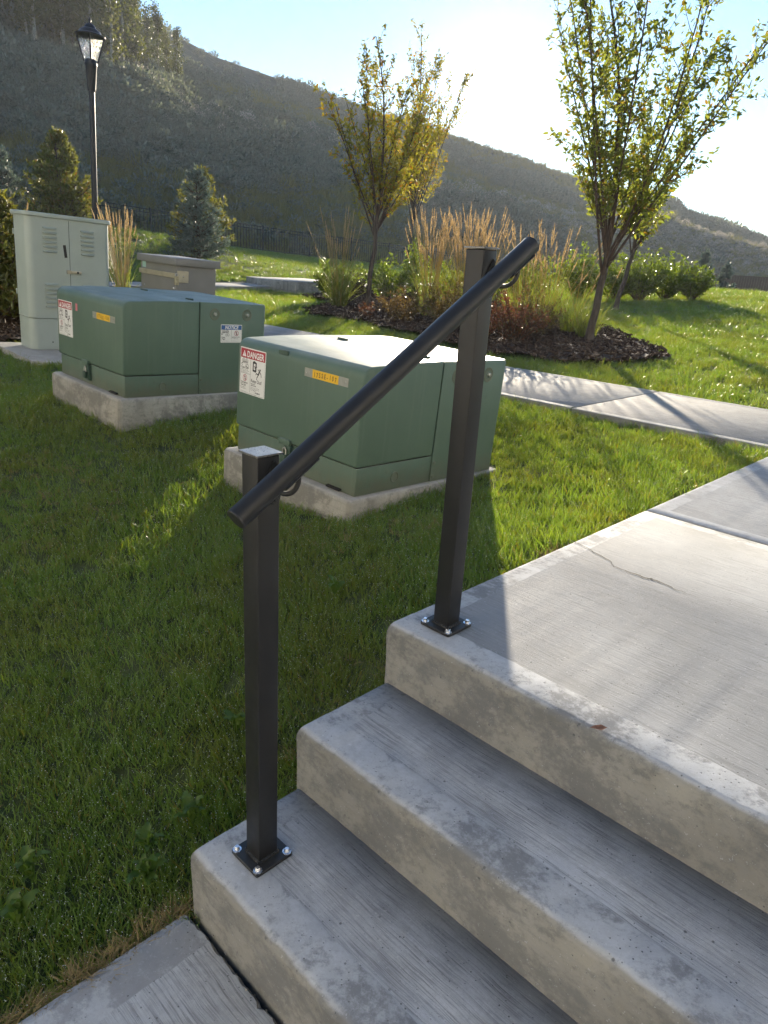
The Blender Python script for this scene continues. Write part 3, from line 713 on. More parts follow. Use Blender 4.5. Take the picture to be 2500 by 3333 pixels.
# ================================================================ LABELS AND LETTERING
def text_mesh(s, size, mat, name='lettering', align='LEFT', italic=0.0, bold=0.0, sx=1.0, track=1.0):
    cu = bpy.data.curves.new(name, 'FONT'); cu.body = s; cu.size = size; cu.align_x = align; cu.shear = italic
    cu.offset = bold; cu.space_character = track; cu.resolution_u = 3
    o = bpy.data.objects.new(name, cu); COL.objects.link(o); dg = bpy.context.evaluated_depsgraph_get()
    me = bpy.data.meshes.new_from_object(o.evaluated_get(dg)); bpy.data.objects.remove(o); bpy.data.curves.remove(cu)
    me.name = name; me.materials.clear(); me.materials.append(mat)
    for v in me.vertices: v.co.x *= sx
    return me
class Sheet:
    """a printed sheet: u to the right, v up, on a face of its thing; every mark is a thin flat piece in front of the sheet"""
    def __init__(s, name, parent, org, uax, vax, w, h, mat, thick=.0006, r=.006):
        s.u, s.v = Vector(uax), Vector(vax); s.nr = s.u.cross(s.v); m = Matrix((s.u, s.v, s.nr)).transposed().to_4x4(); m.translation = Vector(org)
        poly = []
        for cx, cy, a0 in ((r, r, 180), (w-r, r, 270), (w-r, h-r, 0), (r, h-r, 90)):
            for k in range(4): a = rad(a0+30*k); poly.append((cx+r*math.cos(a), cy+r*math.sin(a)))
        me = MB().prism(poly, .0003, .0003+thick).mesh(name, mat)
        s.o = bpy.data.objects.new(name, me); COL.objects.link(s.o); s.o.parent = parent; s.o.matrix_local = m; s.t = thick+.0003; s.k = 0
    def put(s, name, me, u, v, lift=1):
        return link(name, me, s.o, (u, v, s.t+.00035*lift))
    def poly(s, name, pts, mat, lift=1):
        me = bpy.data.meshes.new(name); me.from_pydata([(a, b, 0) for a, b in pts], [], [tuple(range(len(pts)))]); me.materials.append(mat)
        bm = bmesh.new(); bm.from_mesh(me); bmesh.ops.recalc_face_normals(bm, faces=bm.faces)
        for f in bm.faces:
            if f.normal.z < 0: f.normal_flip()
        bmesh.ops.triangulate(bm, faces=bm.faces); bm.to_mesh(me); bm.free()
        return s.put(name, me, 0, 0, lift)
    def rect(s, name, x0, y0, x1, y1, mat, lift=1): return s.poly(name, [(x0, y0), (x1, y0), (x1, y1), (x0, y1)], mat, lift)
    def text(s, t, u, v, size, mat, lift=1, **k): return s.put('lettering', text_mesh(t, size, mat, **k), u, v, lift)
    def ring(s, name, cx, cy, r, w, mat, lift=1, n=24, a0=0, a1=360):
        V = []; F = []
        for k in range(n+1):
            a = rad(a0+(a1-a0)*k/n); V += [((r-w)*math.cos(a)+cx, (r-w)*math.sin(a)+cy, 0), (r*math.cos(a)+cx, r*math.sin(a)+cy, 0)]
        F = [(2*i, 2*i+1, 2*i+3, 2*i+2) for i in range(n)]
        me = bpy.data.meshes.new(name); me.from_pydata(V, [], F); me.materials.append(mat); return s.put(name, me, 0, 0, lift)
    def limbs(s, name, lines, mat, lift=1):
        V = []; F = []
        for (x0, y0, x1, y1, w) in lines:
            d = Vector((x1-x0, y1-y0)); L = d.length or 1; nx, ny = -d.y/L*w/2, d.x/L*w/2; b = len(V)
            V += [(x0-nx, y0-ny, 0), (x1-nx, y1-ny, 0), (x1+nx, y1+ny, 0), (x0+nx, y0+ny, 0)]; F.append((b, b+1, b+2, b+3))
        me = bpy.data.meshes.new(name); me.from_pydata(V, [], F); me.materials.append(mat); return s.put(name, me, 0, 0, lift)
def shrub_picture(s, x, y, k):
    B = MT['black']
    L = []
    for i in range(7):
        a = -.9+.3*i; L += [(x+i*.006*k, y+.012*k, x+i*.006*k+math.sin(a)*.004*k, y+.030*k+.006*k*(i % 3), .0022*k), (x+i*.006*k, y+.012*k, x+(i+.6)*.006*k, y+.022*k, .0016*k)]
    s.limbs('pictogram', L, B)
    for cx, cy, r in ((-.004, .008, .0055), (.026, .002, .0065), (.038, .003, .0075)): s.ring('pictogram', x+cx*k, y+cy*k, r*k, .0018*k, B, n=16)
def nodig(s, cx, cy, r, red):
    s.ring('pictogram', cx, cy, r, r*.16, red, 2); s.limbs('pictogram', [(cx-.62*r, cy+.62*r, cx+.62*r, cy-.62*r, .15*r)], red, 2)
    s.limbs('pictogram', [(cx-.05*r, cy+.35*r, cx+.05*r, cy-.2*r, .3*r), (cx+.05*r, cy-.2*r, cx-.25*r, cy-.65*r, .18*r), (cx+.05*r, cy-.2*r, cx+.3*r, cy-.65*r, .18*r), (cx-.4*r, cy+.1*r, cx+.45*r, cy+.25*r, .14*r)], MT['black'])
    s.ring('pictogram', cx-.05*r, cy+.5*r, .17*r, .16*r, MT['black'], n=12)
def danger_label(parent, org, w=.235, h=.256):
    s = Sheet('danger_label', parent, org, (1, 0, 0), (0, 0, 1), w, h, MT['white']); B = MT['black']; e = .006
    s.rect('header', e, h-.058, w-e, h-e, MT['red'])
    tx = .020; s.poly('warning_triangle', [(tx, h-.050), (tx+.036, h-.050), (tx+.018, h-.015)], MT['whiteprint'], 2)
    s.rect('exclamation_mark', tx+.0165, h-.040, tx+.0195, h-.026, MT['red'], 3); s.rect('exclamation_mark', tx+.0165, h-.046, tx+.0195, h-.043, MT['red'], 3)
    s.text('DANGER', .063, h-.0505, .048, MT['whiteprint'], 2, bold=.0012, sx=.80)
    xm = w*.42; s.rect('rule', xm-.0008, e+.006, xm+.0008, h-.058, B); s.rect('rule', e, .112, xm, .1135, B)
    for a, b, c, d in ((e-.001, e, e, h-e), (w-e, e, w-e+.001, h-e), (e, e-.001, w-e, e)): s.rect('rule', a, b, c, d, B)
    shrub_picture(s, .024, .152, 1.25)
    s.text('Keep Clear', .012, .139, .018, B, bold=.0003, sx=.85)
    for i, t in enumerate(('No obstructions of any', 'kind within 3 metres of this', 'side of the equipment.')): s.text(t, .012, .131-.0072*i, .0082, B, sx=.8)
    nodig(s, .050, .088, .019, MT['red'])
    s.text('Call Before', .012, .055, .0165, B, bold=.0003, sx=.85); s.text('You Dig!', .012, .041, .0165, B, bold=.0003, sx=.85)
    for i, t in enumerate(('Buried cables', 'inside the ground.')): s.text(t, .012, .032-.0075*i, .0085, B, sx=.8)
    # open box and falling figure
    bx, by = xm+.020, .135
    s.poly('pictogram', [(bx, by), (bx+.030, by-.004), (bx+.034, by+.002), (bx+.036, by+.050), (bx+.012, by+.058), (bx, by+.052)], B)
    s.poly('pictogram', [(bx+.009, by+.010), (bx+.024, by+.008), (bx+.026, by+.042), (bx+.010, by+.044)], MT['white'], 2)
    s.limbs('pictogram', [(bx+.014, by+.030, bx+.024, by+.024, .005), (bx+.024, by+.024, bx+.020, by+.017, .004), (bx+.030, by+.036, bx+.040, by+.026, .004)], B, 3)
    fx, fy = xm+.084, .122
    s.ring('pictogram', fx+.004, fy+.028, .0062, .006, B, n=16)
    s.limbs('pictogram', [(fx, fy+.022, fx-.010, fy, .010), (fx-.010, fy, fx-.030, fy+.006, .006), (fx-.030, fy+.006, fx-.034, fy-.004, .004), (fx-.010, fy, fx-.022, fy-.018, .006), (fx-.022, fy-.018, fx-.024, fy-.030, .005), (fx, fy+.020, fx+.014, fy+.006, .005), (fx+.014, fy+.006, fx+.018, fy-.010, .004), (fx-.002, fy+.020, fx-.014, fy+.030, .004)], B)
    s.text('Keep Out!', xm+.007, .073, .027, B, bold=.0004, sx=.86)
    for i, t in enumerate(('Hazardous', 'voltage inside.')): s.text(t, xm+.007, .061-.009*i, .0108, B, bold=.0002, sx=.85)
    s.text('Will shock, burn or cause death.', xm+.007, .042, .0076, B, sx=.8); s.text('If door is open or unlocked, call', xm+.007, .034, .0076, B, sx=.8); s.text('the utility right away.', xm+.007, .027, .0076, B, sx=.8)
    s.text('ENMAX', xm+.052, .0135, .0125, B, bold=.0003, italic=.2); s.ring('swoosh', xm+.062, .018, .020, .0014, B, n=16, a0=150, a1=300)
    s.text('Warning label. Do not remove.', .010, .0085, .0056, B, sx=.8)
    return s
def notice_label(parent, org, w=.19, h=.134):
    s = Sheet('notice_label', parent, org, (0, 1, 0), (0, 0, 1), w, h, MT['white']); B = MT['black']; e = .005
    s.rect('header', e, h-.038, w-e, h-e, MT['blue']); s.text('NOTICE', .035, h-.033, .036, MT['whiteprint'], 2, bold=.0009, italic=.22, sx=.9)
    xm = w*.5; s.rect('rule', xm-.0007, e+.004, xm+.0007, h-.038, B)
    for a, b, c, d in ((e-.001, e, e, h-e), (w-e, e, w-e+.001, h-e), (e, e-.001, w-e, e)): s.rect('rule', a, b, c, d, B)
    shrub_picture(s, .018, .054, 1.3); s.text('Keep', .010, .034, .016, B, bold=.0003, sx=.85); s.text('Clear', .010, .021, .016, B, bold=.0003, sx=.85)
    s.text('No obstructions of any kind', .010, .0115, .0064, B, sx=.8)
    nodig(s, xm+.045, .070, .020, MT['red']); s.text('Call Before You Dig!', xm+.006, .038, .0105, B, bold=.0002, sx=.8)
    s.text('Buried cables in this area.', xm+.006, .0285, .0066, B, sx=.8); s.text('Do not remove.', xm+.006, .0125, .0056, B, sx=.8)
def id_tag(parent, org, code, jig, w=.33, h=.044):
    s = Sheet('number_tag', parent, org, (1, 0, 0), (0, 0, 1), w, h, MT['tagplate'], .0012, .003)
    y0, y1 = .062, .258; s.rect('yellow_strip', y0, .0005, y1, h-.0005, MT['yellow'])
    n = len(code); 
    for i, c in enumerate(code):
        s.text(c, y0+.011+(y1-y0-.018)*(i/n), .0095+jig[i], .034, MT['black'], 2, bold=.0004, sx=.75)
    rv = MB().lathe([(.0035, 0), (.0035, .001), (.002, .002)], 10).mesh('rivet', MT['zinc'])
    s.put('rivet', rv, .014, h/2); s.put('rivet', rv, w-.018, h/2)

# ================================================================ TRANSFORMERS
def lean_matrix(tx, ty, yz): return Matrix.Rotation(tx, 4, 'X') @ Matrix.Rotation(ty, 4, 'Y') @ Matrix.Rotation(yz, 4, 'Z')
WX, SEAM, DP, HB, HT = 1.022, .594, 1.20, .151, .664
def transformer(F0, tx, ty, yz, code, jig, label, lz, notice, pink):
    m = lean_matrix(tx, ty, yz); m.translation = Vector(F0); m = m @ Matrix.Scale(.896, 4)
    e = empty('transformer_box', matrix=m); tag(e, label, 'transformer', 'green transformer boxes on concrete pads')
    g = MT['green']
    # hood (front, lifts up): side profile swept across the width
    arc = lambda cy, cz, r, a0, a1, n: [(cy+r*math.cos(rad(a0+(a1-a0)*k/n)), cz+r*math.sin(rad(a0+(a1-a0)*k/n))) for k in range(n+1)]
    R1 = .062
    prof = [(.012, HB), (0, HB+.004)] + arc(R1, HT-.014-R1, R1, 180, 92, 8) + [(.30, HT-.002), (SEAM-.004, HT+.004), (SEAM-.004, HB)]
    MB().prism(prof, -WX, 0, lambda u, v, h: (h, u, v)).build('hood', g, e, bevel=.011, seg=3, angle=50)
    # tank (rear) and sill (below the hood)
    b = MB(); CR = .05; pl = [(0, SEAM+.002), (0, DP-CR)] + [(-CR+CR*math.cos(rad(a)), DP-CR+CR*math.sin(rad(a))) for a in (22, 45, 68, 90)]
    pl += [(-WX+.09, DP)] + [(-WX+.09-.09*math.sin(rad(a)), DP-.09+.09*math.cos(rad(a))) for a in (22, 45, 68, 90)] + [(-WX, SEAM+.002)]
    k = .985; n = len(pl)
    V = [(x, y, 0) for x, y in pl] + [(x if abs(x) > .001 else 0, y, HT*.55) for x, y in pl] + [(x, y*(1 if y < .7 else .998), HT-.012) for x, y in pl] + [((x+.5*WX)*k-.5*WX, (y-.86)*.985+.86 if y > .7 else y, HT+.002) for x, y in pl]
    F = [tuple(reversed(range(n)))] + [(i+r*n, (i+1) % n+r*n, (i+1) % n+(r+1)*n, i+(r+1)*n) for r in range(3) for i in range(n)]
    cidx = len(V); V.append((-WX/2, .86, HT+.010)); F += [(i+3*n, (i+1) % n+3*n, cidx) for i in range(n)]
    b.add(V, F).build('tank', g, e, smooth=True, angle=38)
    MB().box((-WX+.012, .013, 0), (-.004, SEAM-.001, HB-.005)).build('sill', g, e, bevel=.004, seg=2)
    MB().box((-WX+.012, .02, HB-.012), (-.012, SEAM-.01, HB+.01)).build('seal_strip', MT['gap'], e)
    # dark gap and hinges across the lid
    for hx in (-.80, -.145):
        MB().box((hx-.035, SEAM-.014, HT+.002), (hx+.035, SEAM+.012, HT+.014)).build('hinge', MT['greendark'], e, bevel=.003, seg=2)
    # drain knock-out and recessed lifting lugs on the right-hand face
    def lug(y, z, r, part):
        MB().lathe([(r*.98, -.004), (r, .0004), (r*.93, .0028), (r*.80, .0018), (r*.45, -.0005), (r*.40, .0008)], 28, axis='x').build(part, g, e, (0, y, z), smooth=True)
        MB().lathe([(.013, 0), (.013, .012), (.010, .014)], 6, axis='x').build('lug_bolt', MT['steel'] if part == 'lifting_lug' else g, e, (0, y, z)) if part == 'lifting_lug' else None
    for y in (.717, 1.004): lug(y, .586, .044, 'lifting_lug')
    MB().lathe([(.030, -.002), (.030, .003), (.026, .004), (.023, .001)], 24, axis='x').build('knock_out', g, e, (-.004, .30, .068), smooth=True)
    for z in (.108, .028): MB().lathe([(.011, -.002), (.011, .003), (.006, .006)], 12, axis='x').build('screw_head', g, e, (0, .612, z))
    # latch with padlock under the hood
    lt = MB().box((-.60, -.018, HB-.010), (-.505, .003, HB+.022)).build('latch', g, e, bevel=.004, seg=2)
    MB().box((-.555, -.012, HB-.12), (-.500, .012, HB-.010)).build('hasp', MT['greendark'], lt, bevel=.003, seg=1)
    MB().tube([(-.548, -.020, HB-.060), (-.548, -.020, HB-.030), (-.535, -.020, HB-.020), (-.522, -.020, HB-.030), (-.522, -.020, HB-.060)], .004, 8).build('shackle', MT['steel'], lt, smooth=True)
    MB().box((-.556, -.034, HB-.105), (-.514, -.010, HB-.058)).build('padlock', MT['greendark'], lt, bevel=.005, seg=2)
    MB().box((-.20, -.006, .006), (-.10, .02, .016)).build('shim', MT['gap'], e)
    # small pull handle dent on the hood edge
    MB().box((-.66, .002, HT-.052), (-.58, .012, HT-.026)).build('rub_mark', MT['greendark'], e, bevel=.004, seg=1) if not notice else None
    danger_label(e, (-.995, -.0003, lz-.257)); id_tag(e, (-.431, -.0003, lz-.068), code, jig)
    if notice: notice_label(e, (.0008, .772, .380))
    if pink:
        s = Sheet('torn_sticker', e, (-.70, -.001, .505), (1, 0, 0), (0, 0, 1), .03, .05, simple('pink_sticker', (.55, .16, .20), .6), r=.002)
    # pad
    pad = empty('transformer_pad', matrix=m @ Matrix.Translation((0, 0, -.33)))
    pb = MB().box((-1.075, -.045, 0), (.035, 1.25, .329)); pm = pb.mesh('pad_block', MT['pad'], bevel=.024, seg=3)
    for v in pm.vertices:
        if v.co.z > .2: v.co.z += random.uniform(-.004, .002); v.co.x += random.uniform(-.004, .004)
    link('pad_block', pm, pad)
    return e, pad
jA = [random.uniform(-.002, .002) for _ in range(9)]
t107, p107 = transformer((-1.015, .811, -.083), -.039, .030, .013, '17SSE-107', [-.001, -.002, 0, .001, .0005, 0, .003, .0015, -.002],
    'green metal transformer box numbered 107 right behind the handrail', .604, False, False)
tag(p107, 'weathered concrete pad under the transformer box numbered 107', 'pad')
t106, p106 = transformer((-3.009, .714, .037), -.042, .033, .022, '17SSE-106', [0, .001, .002, -.003, -.004, -.002, .002, .001, .001],
    'green metal transformer box numbered 106 with a blue notice label', .557, True, True)
tag(p106, 'weathered concrete pad with water stains under the transformer box numbered 106', 'pad')

# ================================================================ CABINETS
LM = lean_matrix(-.04, .032, 0)
cabm = LM.copy(); cabm.translation = Vector((-6.2, 1.33, -.085))
cab = empty('utility_cabinet', matrix=cabm); tag(cab, 'tall pale grey green utility cabinet with louvred double doors', 'cabinet')
def cabbody(x0, x1, y0, y1, z0, z1, r, name, parent, mat, bev=.003):
    poly = []
    for cx, cy, a0 in ((x0+r, y0+r, 180), (x1-r, y0+r, 270), (x1-r, y1-r, 0), (x0+r, y1-r, 90)):
        for k in range(7): a = rad(a0+15*k); poly.append((cx+r*math.cos(a), cy+r*math.sin(a)))
    return MB().prism(poly, z0, z1).build(name, mat, parent, bevel=bev, seg=1, angle=35)
cabbody(-.36, -.006, .004, .806, .0, .30, .07, 'plinth', cab, MT['cabinet'])
cabbody(-.365, 0, 0, .81, .304, 1.235, .07, 'housing', cab, MT['cabinet'])
cabbody(-.385, .018, -.018, .828, 1.228, 1.268, .07, 'lid', cab, MT['cabinet'], .008)
for y in (.395,): MB().box((.0003, y-.0018, .31), (.0011, y+.0018, 1.22)).build('door_gap', MT['gap'], cab)
MB().box((-.31, -.0012, .31), (-.3065, .0012, 1.22)).build('door_gap', MT['gap'], cab)
lv = []
for (y0, z0) in ((.145, 1.13), (.505, 1.13), (.145, .62), (.505, .62)):
    for k in range(6): lv.append((y0, z0-k*.042))
L = .135; lm = MB().add([(0, 0, .018), (0, L, .018), (.024, .012, .002), (.024, L-.012, .002), (0, 0, -.001), (0, L, -.001)], [(0, 1, 3, 2), (0, 2, 4), (1, 5, 3), (2, 3, 5, 4)]).mesh('louvre', MT['cabinet'])
for y, z in lv: link('louvre', lm, cab, (.0004, y, z))
hd = MB().box((.001, .36, .735), (.010, .40, .770)).build('handle_plate', MT['strap'], cab, bevel=.002, seg=1)
MB().box((.004, .395, .738), (.020, .50, .765)).build('handle', MT['strap'], hd, bevel=.005, seg=2)
MB().lathe([(.010, 0), (.010, .004), (.006, .005)], 16, axis='x').build('key_hole', MT['black'], hd, (.020, .462, .752))
MB().box((.0008, .345, .84), (.0016, .372, .955)).build('black_tape', MT['black'], cab, rot=(rad(6), 0, 0), loc=(0, .09, .01))
for z in (1.05, .50): MB().box((-.318, -.010, z), (-.300, .002, z+.05)).build('hinge', MT['cabinet'], cab, bevel=.002, seg=1)
for y, z in ((.215, 1.175), (.58, 1.175)):
    for dz in (0, .016): MB().lathe([(.004, 0), (.004, .003)], 8, axis='x').build('screw_head', MT['steel'], cab, (0, y, z+dz))
MB().lathe([(.007, 0), (.007, .001)], 12, axis='x').build('vent_hole', MT['black'], cab, (-.005, .20, .075))
cp = MB().prism([(x+6.2, y-1.33) for x, y in CABPAD], -.14, .0).build('cabinet_pad', MT['pad'], None, bevel=.012, seg=2)
cp.matrix_world = cabm @ Matrix.Translation((0, 0, -.001)); tag(cp, 'pale flat concrete pad under the tall utility cabinet', 'pad')

tbm = LM.copy(); tbm.translation = Vector((-6.07, 2.80, -.11))
tb = empty('junction_box', matrix=tbm); tag(tb, 'taupe metal junction box with overhanging lid and strap lock', 'utility box')
HTB = .93
MB().box((-.78, 0, 0), (0, .49, HTB)).build('housing', MT['tan'], tb, bevel=.003, seg=1)
MB().add([(-.815, -.035, HTB-.062), (.035, -.035, HTB-.062), (.035, .525, HTB-.062), (-.815, .525, HTB-.062), (-.815, -.035, HTB+.012), (.035, -.035, HTB+.012), (.035, .525, HTB+.02), (-.815, .525, HTB+.02)],
         [(3, 2, 1, 0), (4, 5, 6, 7), (0, 1, 5, 4), (1, 2, 6, 5), (2, 3, 7, 6), (3, 0, 4, 7)]).build('lid', MT['tan'], tb, bevel=.005, seg=2)
MB().box((-.80, -.016, HTB-.195), (-.004, -.0012, HTB-.145)).build('strap', MT['strap'], tb, bevel=.002, seg=1)
hp = MB().box((.001, .008, HTB-.235), (.008, .145, HTB-.115)).build('hasp_plate', MT['strap'], tb, bevel=.002, seg=1)
MB().lathe([(.009, 0), (.008, .006), (.003, .010)], 14, axis='x').build('bolt', MT['zinc'], hp, (.008, .082, HTB-.172))
MB().box((.006, -.030, HTB-.262), (.030, .018, HTB-.170)).build('padlock', MT['lock'], hp, bevel=.003, seg=1)
MB().tube([(.018, -.018, HTB-.172), (.018, -.018, HTB-.150), (.018, -.006, HTB-.142), (.018, .006, HTB-.150), (.018, .006, HTB-.172)], .005, 8).build('shackle', MT['steel'], hp, smooth=True)
MB().lathe([(.012, 0), (.010, -.008), (.004, -.012)], 12, axis='y').build('key_lock', MT['zinc'], tb, (-.045, 0, HTB-.30))
MB().lathe([(.010, 0), (.008, -.007), (.004, -.010)], 12, axis='y').build('bolt', MT['zinc'], tb, (-.70, 0, HTB-.32))
MB().box((-.745, -.0018, HTB-.130), (-.665, -.0006, HTB-.068)).build('sticker', MT['lens'], tb)
for x in (-.44, -.34):
    for dx in (-.012, .012): MB().box((x+dx-.0015, -.0025, HTB-.44), (x+dx+.0015, -.0002, HTB-.38)).build('slot_edge', MT['gap'], tb)
    MB().box((x-.0135, -.0025, HTB-.382), (x+.0135, -.0002, HTB-.379)).build('slot_edge', MT['gap'], tb)
MB().box((.0002, .09, HTB-.40), (.002, .155, HTB-.33)).build('patch_plate', MT['tan'], tb, bevel=.0006, seg=1)

# ================================================================ LAMP
lx, ly = -15.73, 6.27; lm_ = LM.copy(); lm_.translation = Vector((lx, ly, g1(lx, ly)-.04))
lp = empty('street_lamp', matrix=lm_); tag(lp, 'black street lamp post with a glazed lantern standing above the lawn', 'street lamp')
MB().lathe([(.24, 0), (.24, .20), (.22, .22)], 28).build('concrete_base', MT['pad'], lp, smooth=True)
MB().lathe([(.12, .22), (.12, .26), (.085, .30), (.066, .34), (.064, 1.2), (.060, 3.86)], 24).build('pole', MT['post'], lp, smooth=True)
MB().lathe([(.075, 3.84), (.082, 3.86), (.085, 3.88), (.115, 4.30), (.128, 4.33), (.13, 4.36), (.118, 4.38), (.125, 4.41), (.10, 4.44)], 24).build('collar', MT['post'], lp, smooth=True, angle=60)
zb, zt, rbm, rtp = 4.44, 4.86, .135, .275
for k in range(4):
    a = rad(45+90*k+20); p0 = (rbm*math.cos(a), rbm*math.sin(a), zb-.05); p1 = (rtp*math.cos(a), rtp*math.sin(a), zt+.01)
    MB().tube([p0, p1], .016, 6).build('rib', MT['post'], lp)
def lantern_glass():
    m, t, o = new_mat('seeded_glass'); n = N(t); v = n.obj()
    f = n.noise(1.0, 3, n.mapping(v, (40, 40, 10)), .6, 1.0)
    p = n.bsdf(None, Base_Color=(.9, .88, .8), Roughness=.12, Normal=n.bump(f, .9, .02)); p.inputs['Transmission Weight'].default_value = 1.0; p.inputs['IOR'].default_value = 1.3
    tr = n.n('ShaderNodeBsdfTransparent'); mx = n.n('ShaderNodeMixShader'); mx.inputs[0].default_value = .16
    t.links.new(tr.outputs[0], mx.inputs[1]); t.links.new(p.outputs[0], mx.inputs[2]); t.links.new(mx.outputs[0], o.inputs[0]); return m
MT['glass'] = lantern_glass()
for k in range(4):
    a, b = rad(45+90*k+20), rad(135+90*k+20); s0, s1 = .97, .97; V = []
    for q in (1.0, .975):
        V += [(rbm*s0*q*math.cos(a), rbm*s0*q*math.sin(a), zb-.02), (rbm*s0*q*math.cos(b), rbm*s0*q*math.sin(b), zb-.02), (rtp*s1*q*math.cos(b), rtp*s1*q*math.sin(b), zt), (rtp*s1*q*math.cos(a), rtp*s1*q*math.sin(a), zt)]
    MB().add(V, [(0, 1, 2, 3), (7, 6, 5, 4), (0, 4, 5, 1), (2, 6, 7, 3), (1, 5, 6, 2), (3, 7, 4, 0)]).build('pane', MT['glass'], lp)
MB().lathe([(.02, zb-.02), (.03, zb+.03), (.02, zb+.10), (.03, zb+.13), (.03, zb+.22), (.01, zb+.24)], 14).build('bulb', MT['steel'], lp, smooth=True)
MB().lathe([(.300, zt), (.305, zt+.02), (.235, zt+.05), (.225, zt+.06), (.205, zt+.10), (.15, zt+.135), (.125, zt+.14), (.11, zt+.175), (.075, zt+.215), (.03, zt+.24), (.022, zt+.26), (.030, zt+.285), (.012, zt+.33), (.002, zt+.35)], 28).build('roof', MT['post'], lp, smooth=True, angle=50)

# ================================================================ FENCES
fx = -30.6; fe = empty('metal_fence', (fx, 18, g1(fx, 18))); tag(fe, 'long black metal picket fence at the foot of the hill', 'fence')
FO = Vector(fe.location); FH = 1.22
ypost = [15.6+3.08*k for k in range(-6, 9)]
pmesh = MB().box((-.0095, -.0095, 0), (.0095, .0095, FH-.08)).mesh('picket', MT['fence'])
pomesh = MB().box((-.034, -.034, -.2), (.034, .034, FH+.06)).mesh('post', MT['fence'], bevel=.006, seg=1)
for i, y in enumerate(ypost):
    z = g1(fx, y); link('post', pomesh, fe, Vector((fx, y, z))-FO)
    if i == len(ypost)-1: break
    y2 = ypost[i+1]; z2 = g1(fx, y2)
    for h in (.10, FH-.17, FH-.02):
        MB().add([(-.014, y, z+h-.018), (.014, y, z+h-.018), (.014, y, z+h+.018), (-.014, y, z+h+.018), (-.014, y2, z2+h-.018), (.014, y2, z2+h-.018), (.014, y2, z2+h+.018), (-.014, y2, z2+h+.018)],
                 [(0, 1, 2, 3), (7, 6, 5, 4), (0, 4, 5, 1), (1, 5, 6, 2), (2, 6, 7, 3), (3, 7, 4, 0)]).build('rail', MT['fence'], fe, Vector((fx, 0, 0))-FO)
    for k in range(1, 18):
        f = k/18; link('picket', pmesh, fe, Vector((fx, y+(y2-y)*f, z+(z2-z)*f+.07))-FO)
wa, wb = Vector((-18.4, 45.5)), Vector((-4.5, 51.0)); wl = (wb-wa).length; wd = (wb-wa)/wl
wf = empty('wooden_fence', (-11, 48, -.2)); tag(wf, 'dark brown wooden board fence behind the lawn crest', 'fence')
WO = Vector(wf.location); wang = math.atan2(wd.y, wd.x)
bmesh_ = MB().box((0, -.011, -.5), (.138, .011, 1.72)).mesh('board', MT['wood'], bevel=.003, seg=1)
nb = int(wl/.144)
for k in range(nb):
    p = wa+wd*(k*.144); o = link('board', bmesh_, wf, Vector((p.x, p.y, -.46+random.uniform(-.008, .008)))-WO, (0, 0, wang))
for k in range(int(wl/2.4)+1):
    p = wa+wd*(k*2.4); MB().box((-.05, -.075, -.5), (.05, -.014, 1.86)).build('post', MT['wood'], wf, Vector((p.x, p.y, -.46))-WO, (0, 0, wang), bevel=.005, seg=1)
MB().box((0, -.045, 1.70), (wl, .045, 1.74)).build('top_rail', MT['wood'], wf, Vector((wa.x, wa.y, -.455))-WO, (0, 0, wang))

# ================================================================ PLANTS
def unit(a): return a/np.maximum(np.linalg.norm(a, axis=-1, keepdims=True), 1e-9)
def leaf_mesh(name, P, D, size, mat, ratio=.42, fold=.22, seed=0, droop=.0, tint=None, roll=None):
    """one folded six-point leaf for each point: P base, D axis, size length"""
    r = np.random.default_rng(seed); n = len(P); D = unit(np.asarray(D)); P = np.asarray(P)
    size = np.broadcast_to(np.asarray(size, float), (n,))[:, None]
    q = r.normal(0, 1, (n, 3)); q[:, 2] += roll if roll else 0
    Nn = unit(q - D*(q*D).sum(1, keepdims=True)); Wv = np.cross(D, Nn)
    dn = np.array([0, 0, -1.0])*droop
    V = np.zeros((n, 6, 3)); w = size*ratio*.5; f = size*fold
    V[:, 0] = P
    V[:, 1] = P + D*size*.32 + Wv*w + Nn*f*.5; V[:, 2] = P + D*size*.68 + Wv*w*.82 + Nn*f*.45 + dn*size*.12
    V[:, 3] = P + D*size + dn*size*.3
    V[:, 4] = P + D*size*.68 - Wv*w*.82 + Nn*f*.45 + dn*size*.12; V[:, 5] = P + D*size*.32 - Wv*w + Nn*f*.5
    b = np.arange(n)[:, None]*6; F = np.concatenate([b+np.array([0, 1, 2, 3]), b+np.array([3, 4, 5, 0])], 1).reshape(-1, 4)
    t = r.uniform(0, 1, n) if tint is None else tint
    return np_mesh(name, V.reshape(-1, 3), F, mat, False, {'tint': np.repeat(t, 6)})
MT['tleaf'] = foliage('tree_leaf', (.100, .145, .040), (.195, .205, .055), .56, (1.6, 1.55, .55), rough=.40, patch=.16, pcol=(.20, .11, .02))
MT['tleaf_gold'] = foliage('golden_tree_leaf', (.17, .18, .04), (.33, .28, .06), .6, (1.5, 1.4, .5), rough=.40, patch=.25, pcol=(.30, .14, .02))
MT['shrub'] = foliage('shrub_leaf', (.080, .125, .030), (.150, .185, .045), .48, (1.7, 1.7, .5), rough=.38)
MT['redleaf'] = foliage('red_shrub_leaf', (.085, .058, .030), (.165, .070, .048), .40, (1.5, 1.0, .7), rough=.4, patch=.3, pcol=(.10, .10, .03))
MT['redgreen'] = foliage('bronze_shrub_leaf', (.080, .085, .032), (.145, .100, .050), .42, (1.5, 1.2, .6), rough=.4)
MT['purple'] = foliage('dark_purple_leaf', (.018, .014, .016), (.045, .035, .032), .2, (1.2, .9, .9), rough=.45)
MT['spruce'] = foliage('blue_spruce_needle', (.080, .110, .098), (.165, .200, .188), .25, (1.3, 1.4, 1.0), rough=.5)
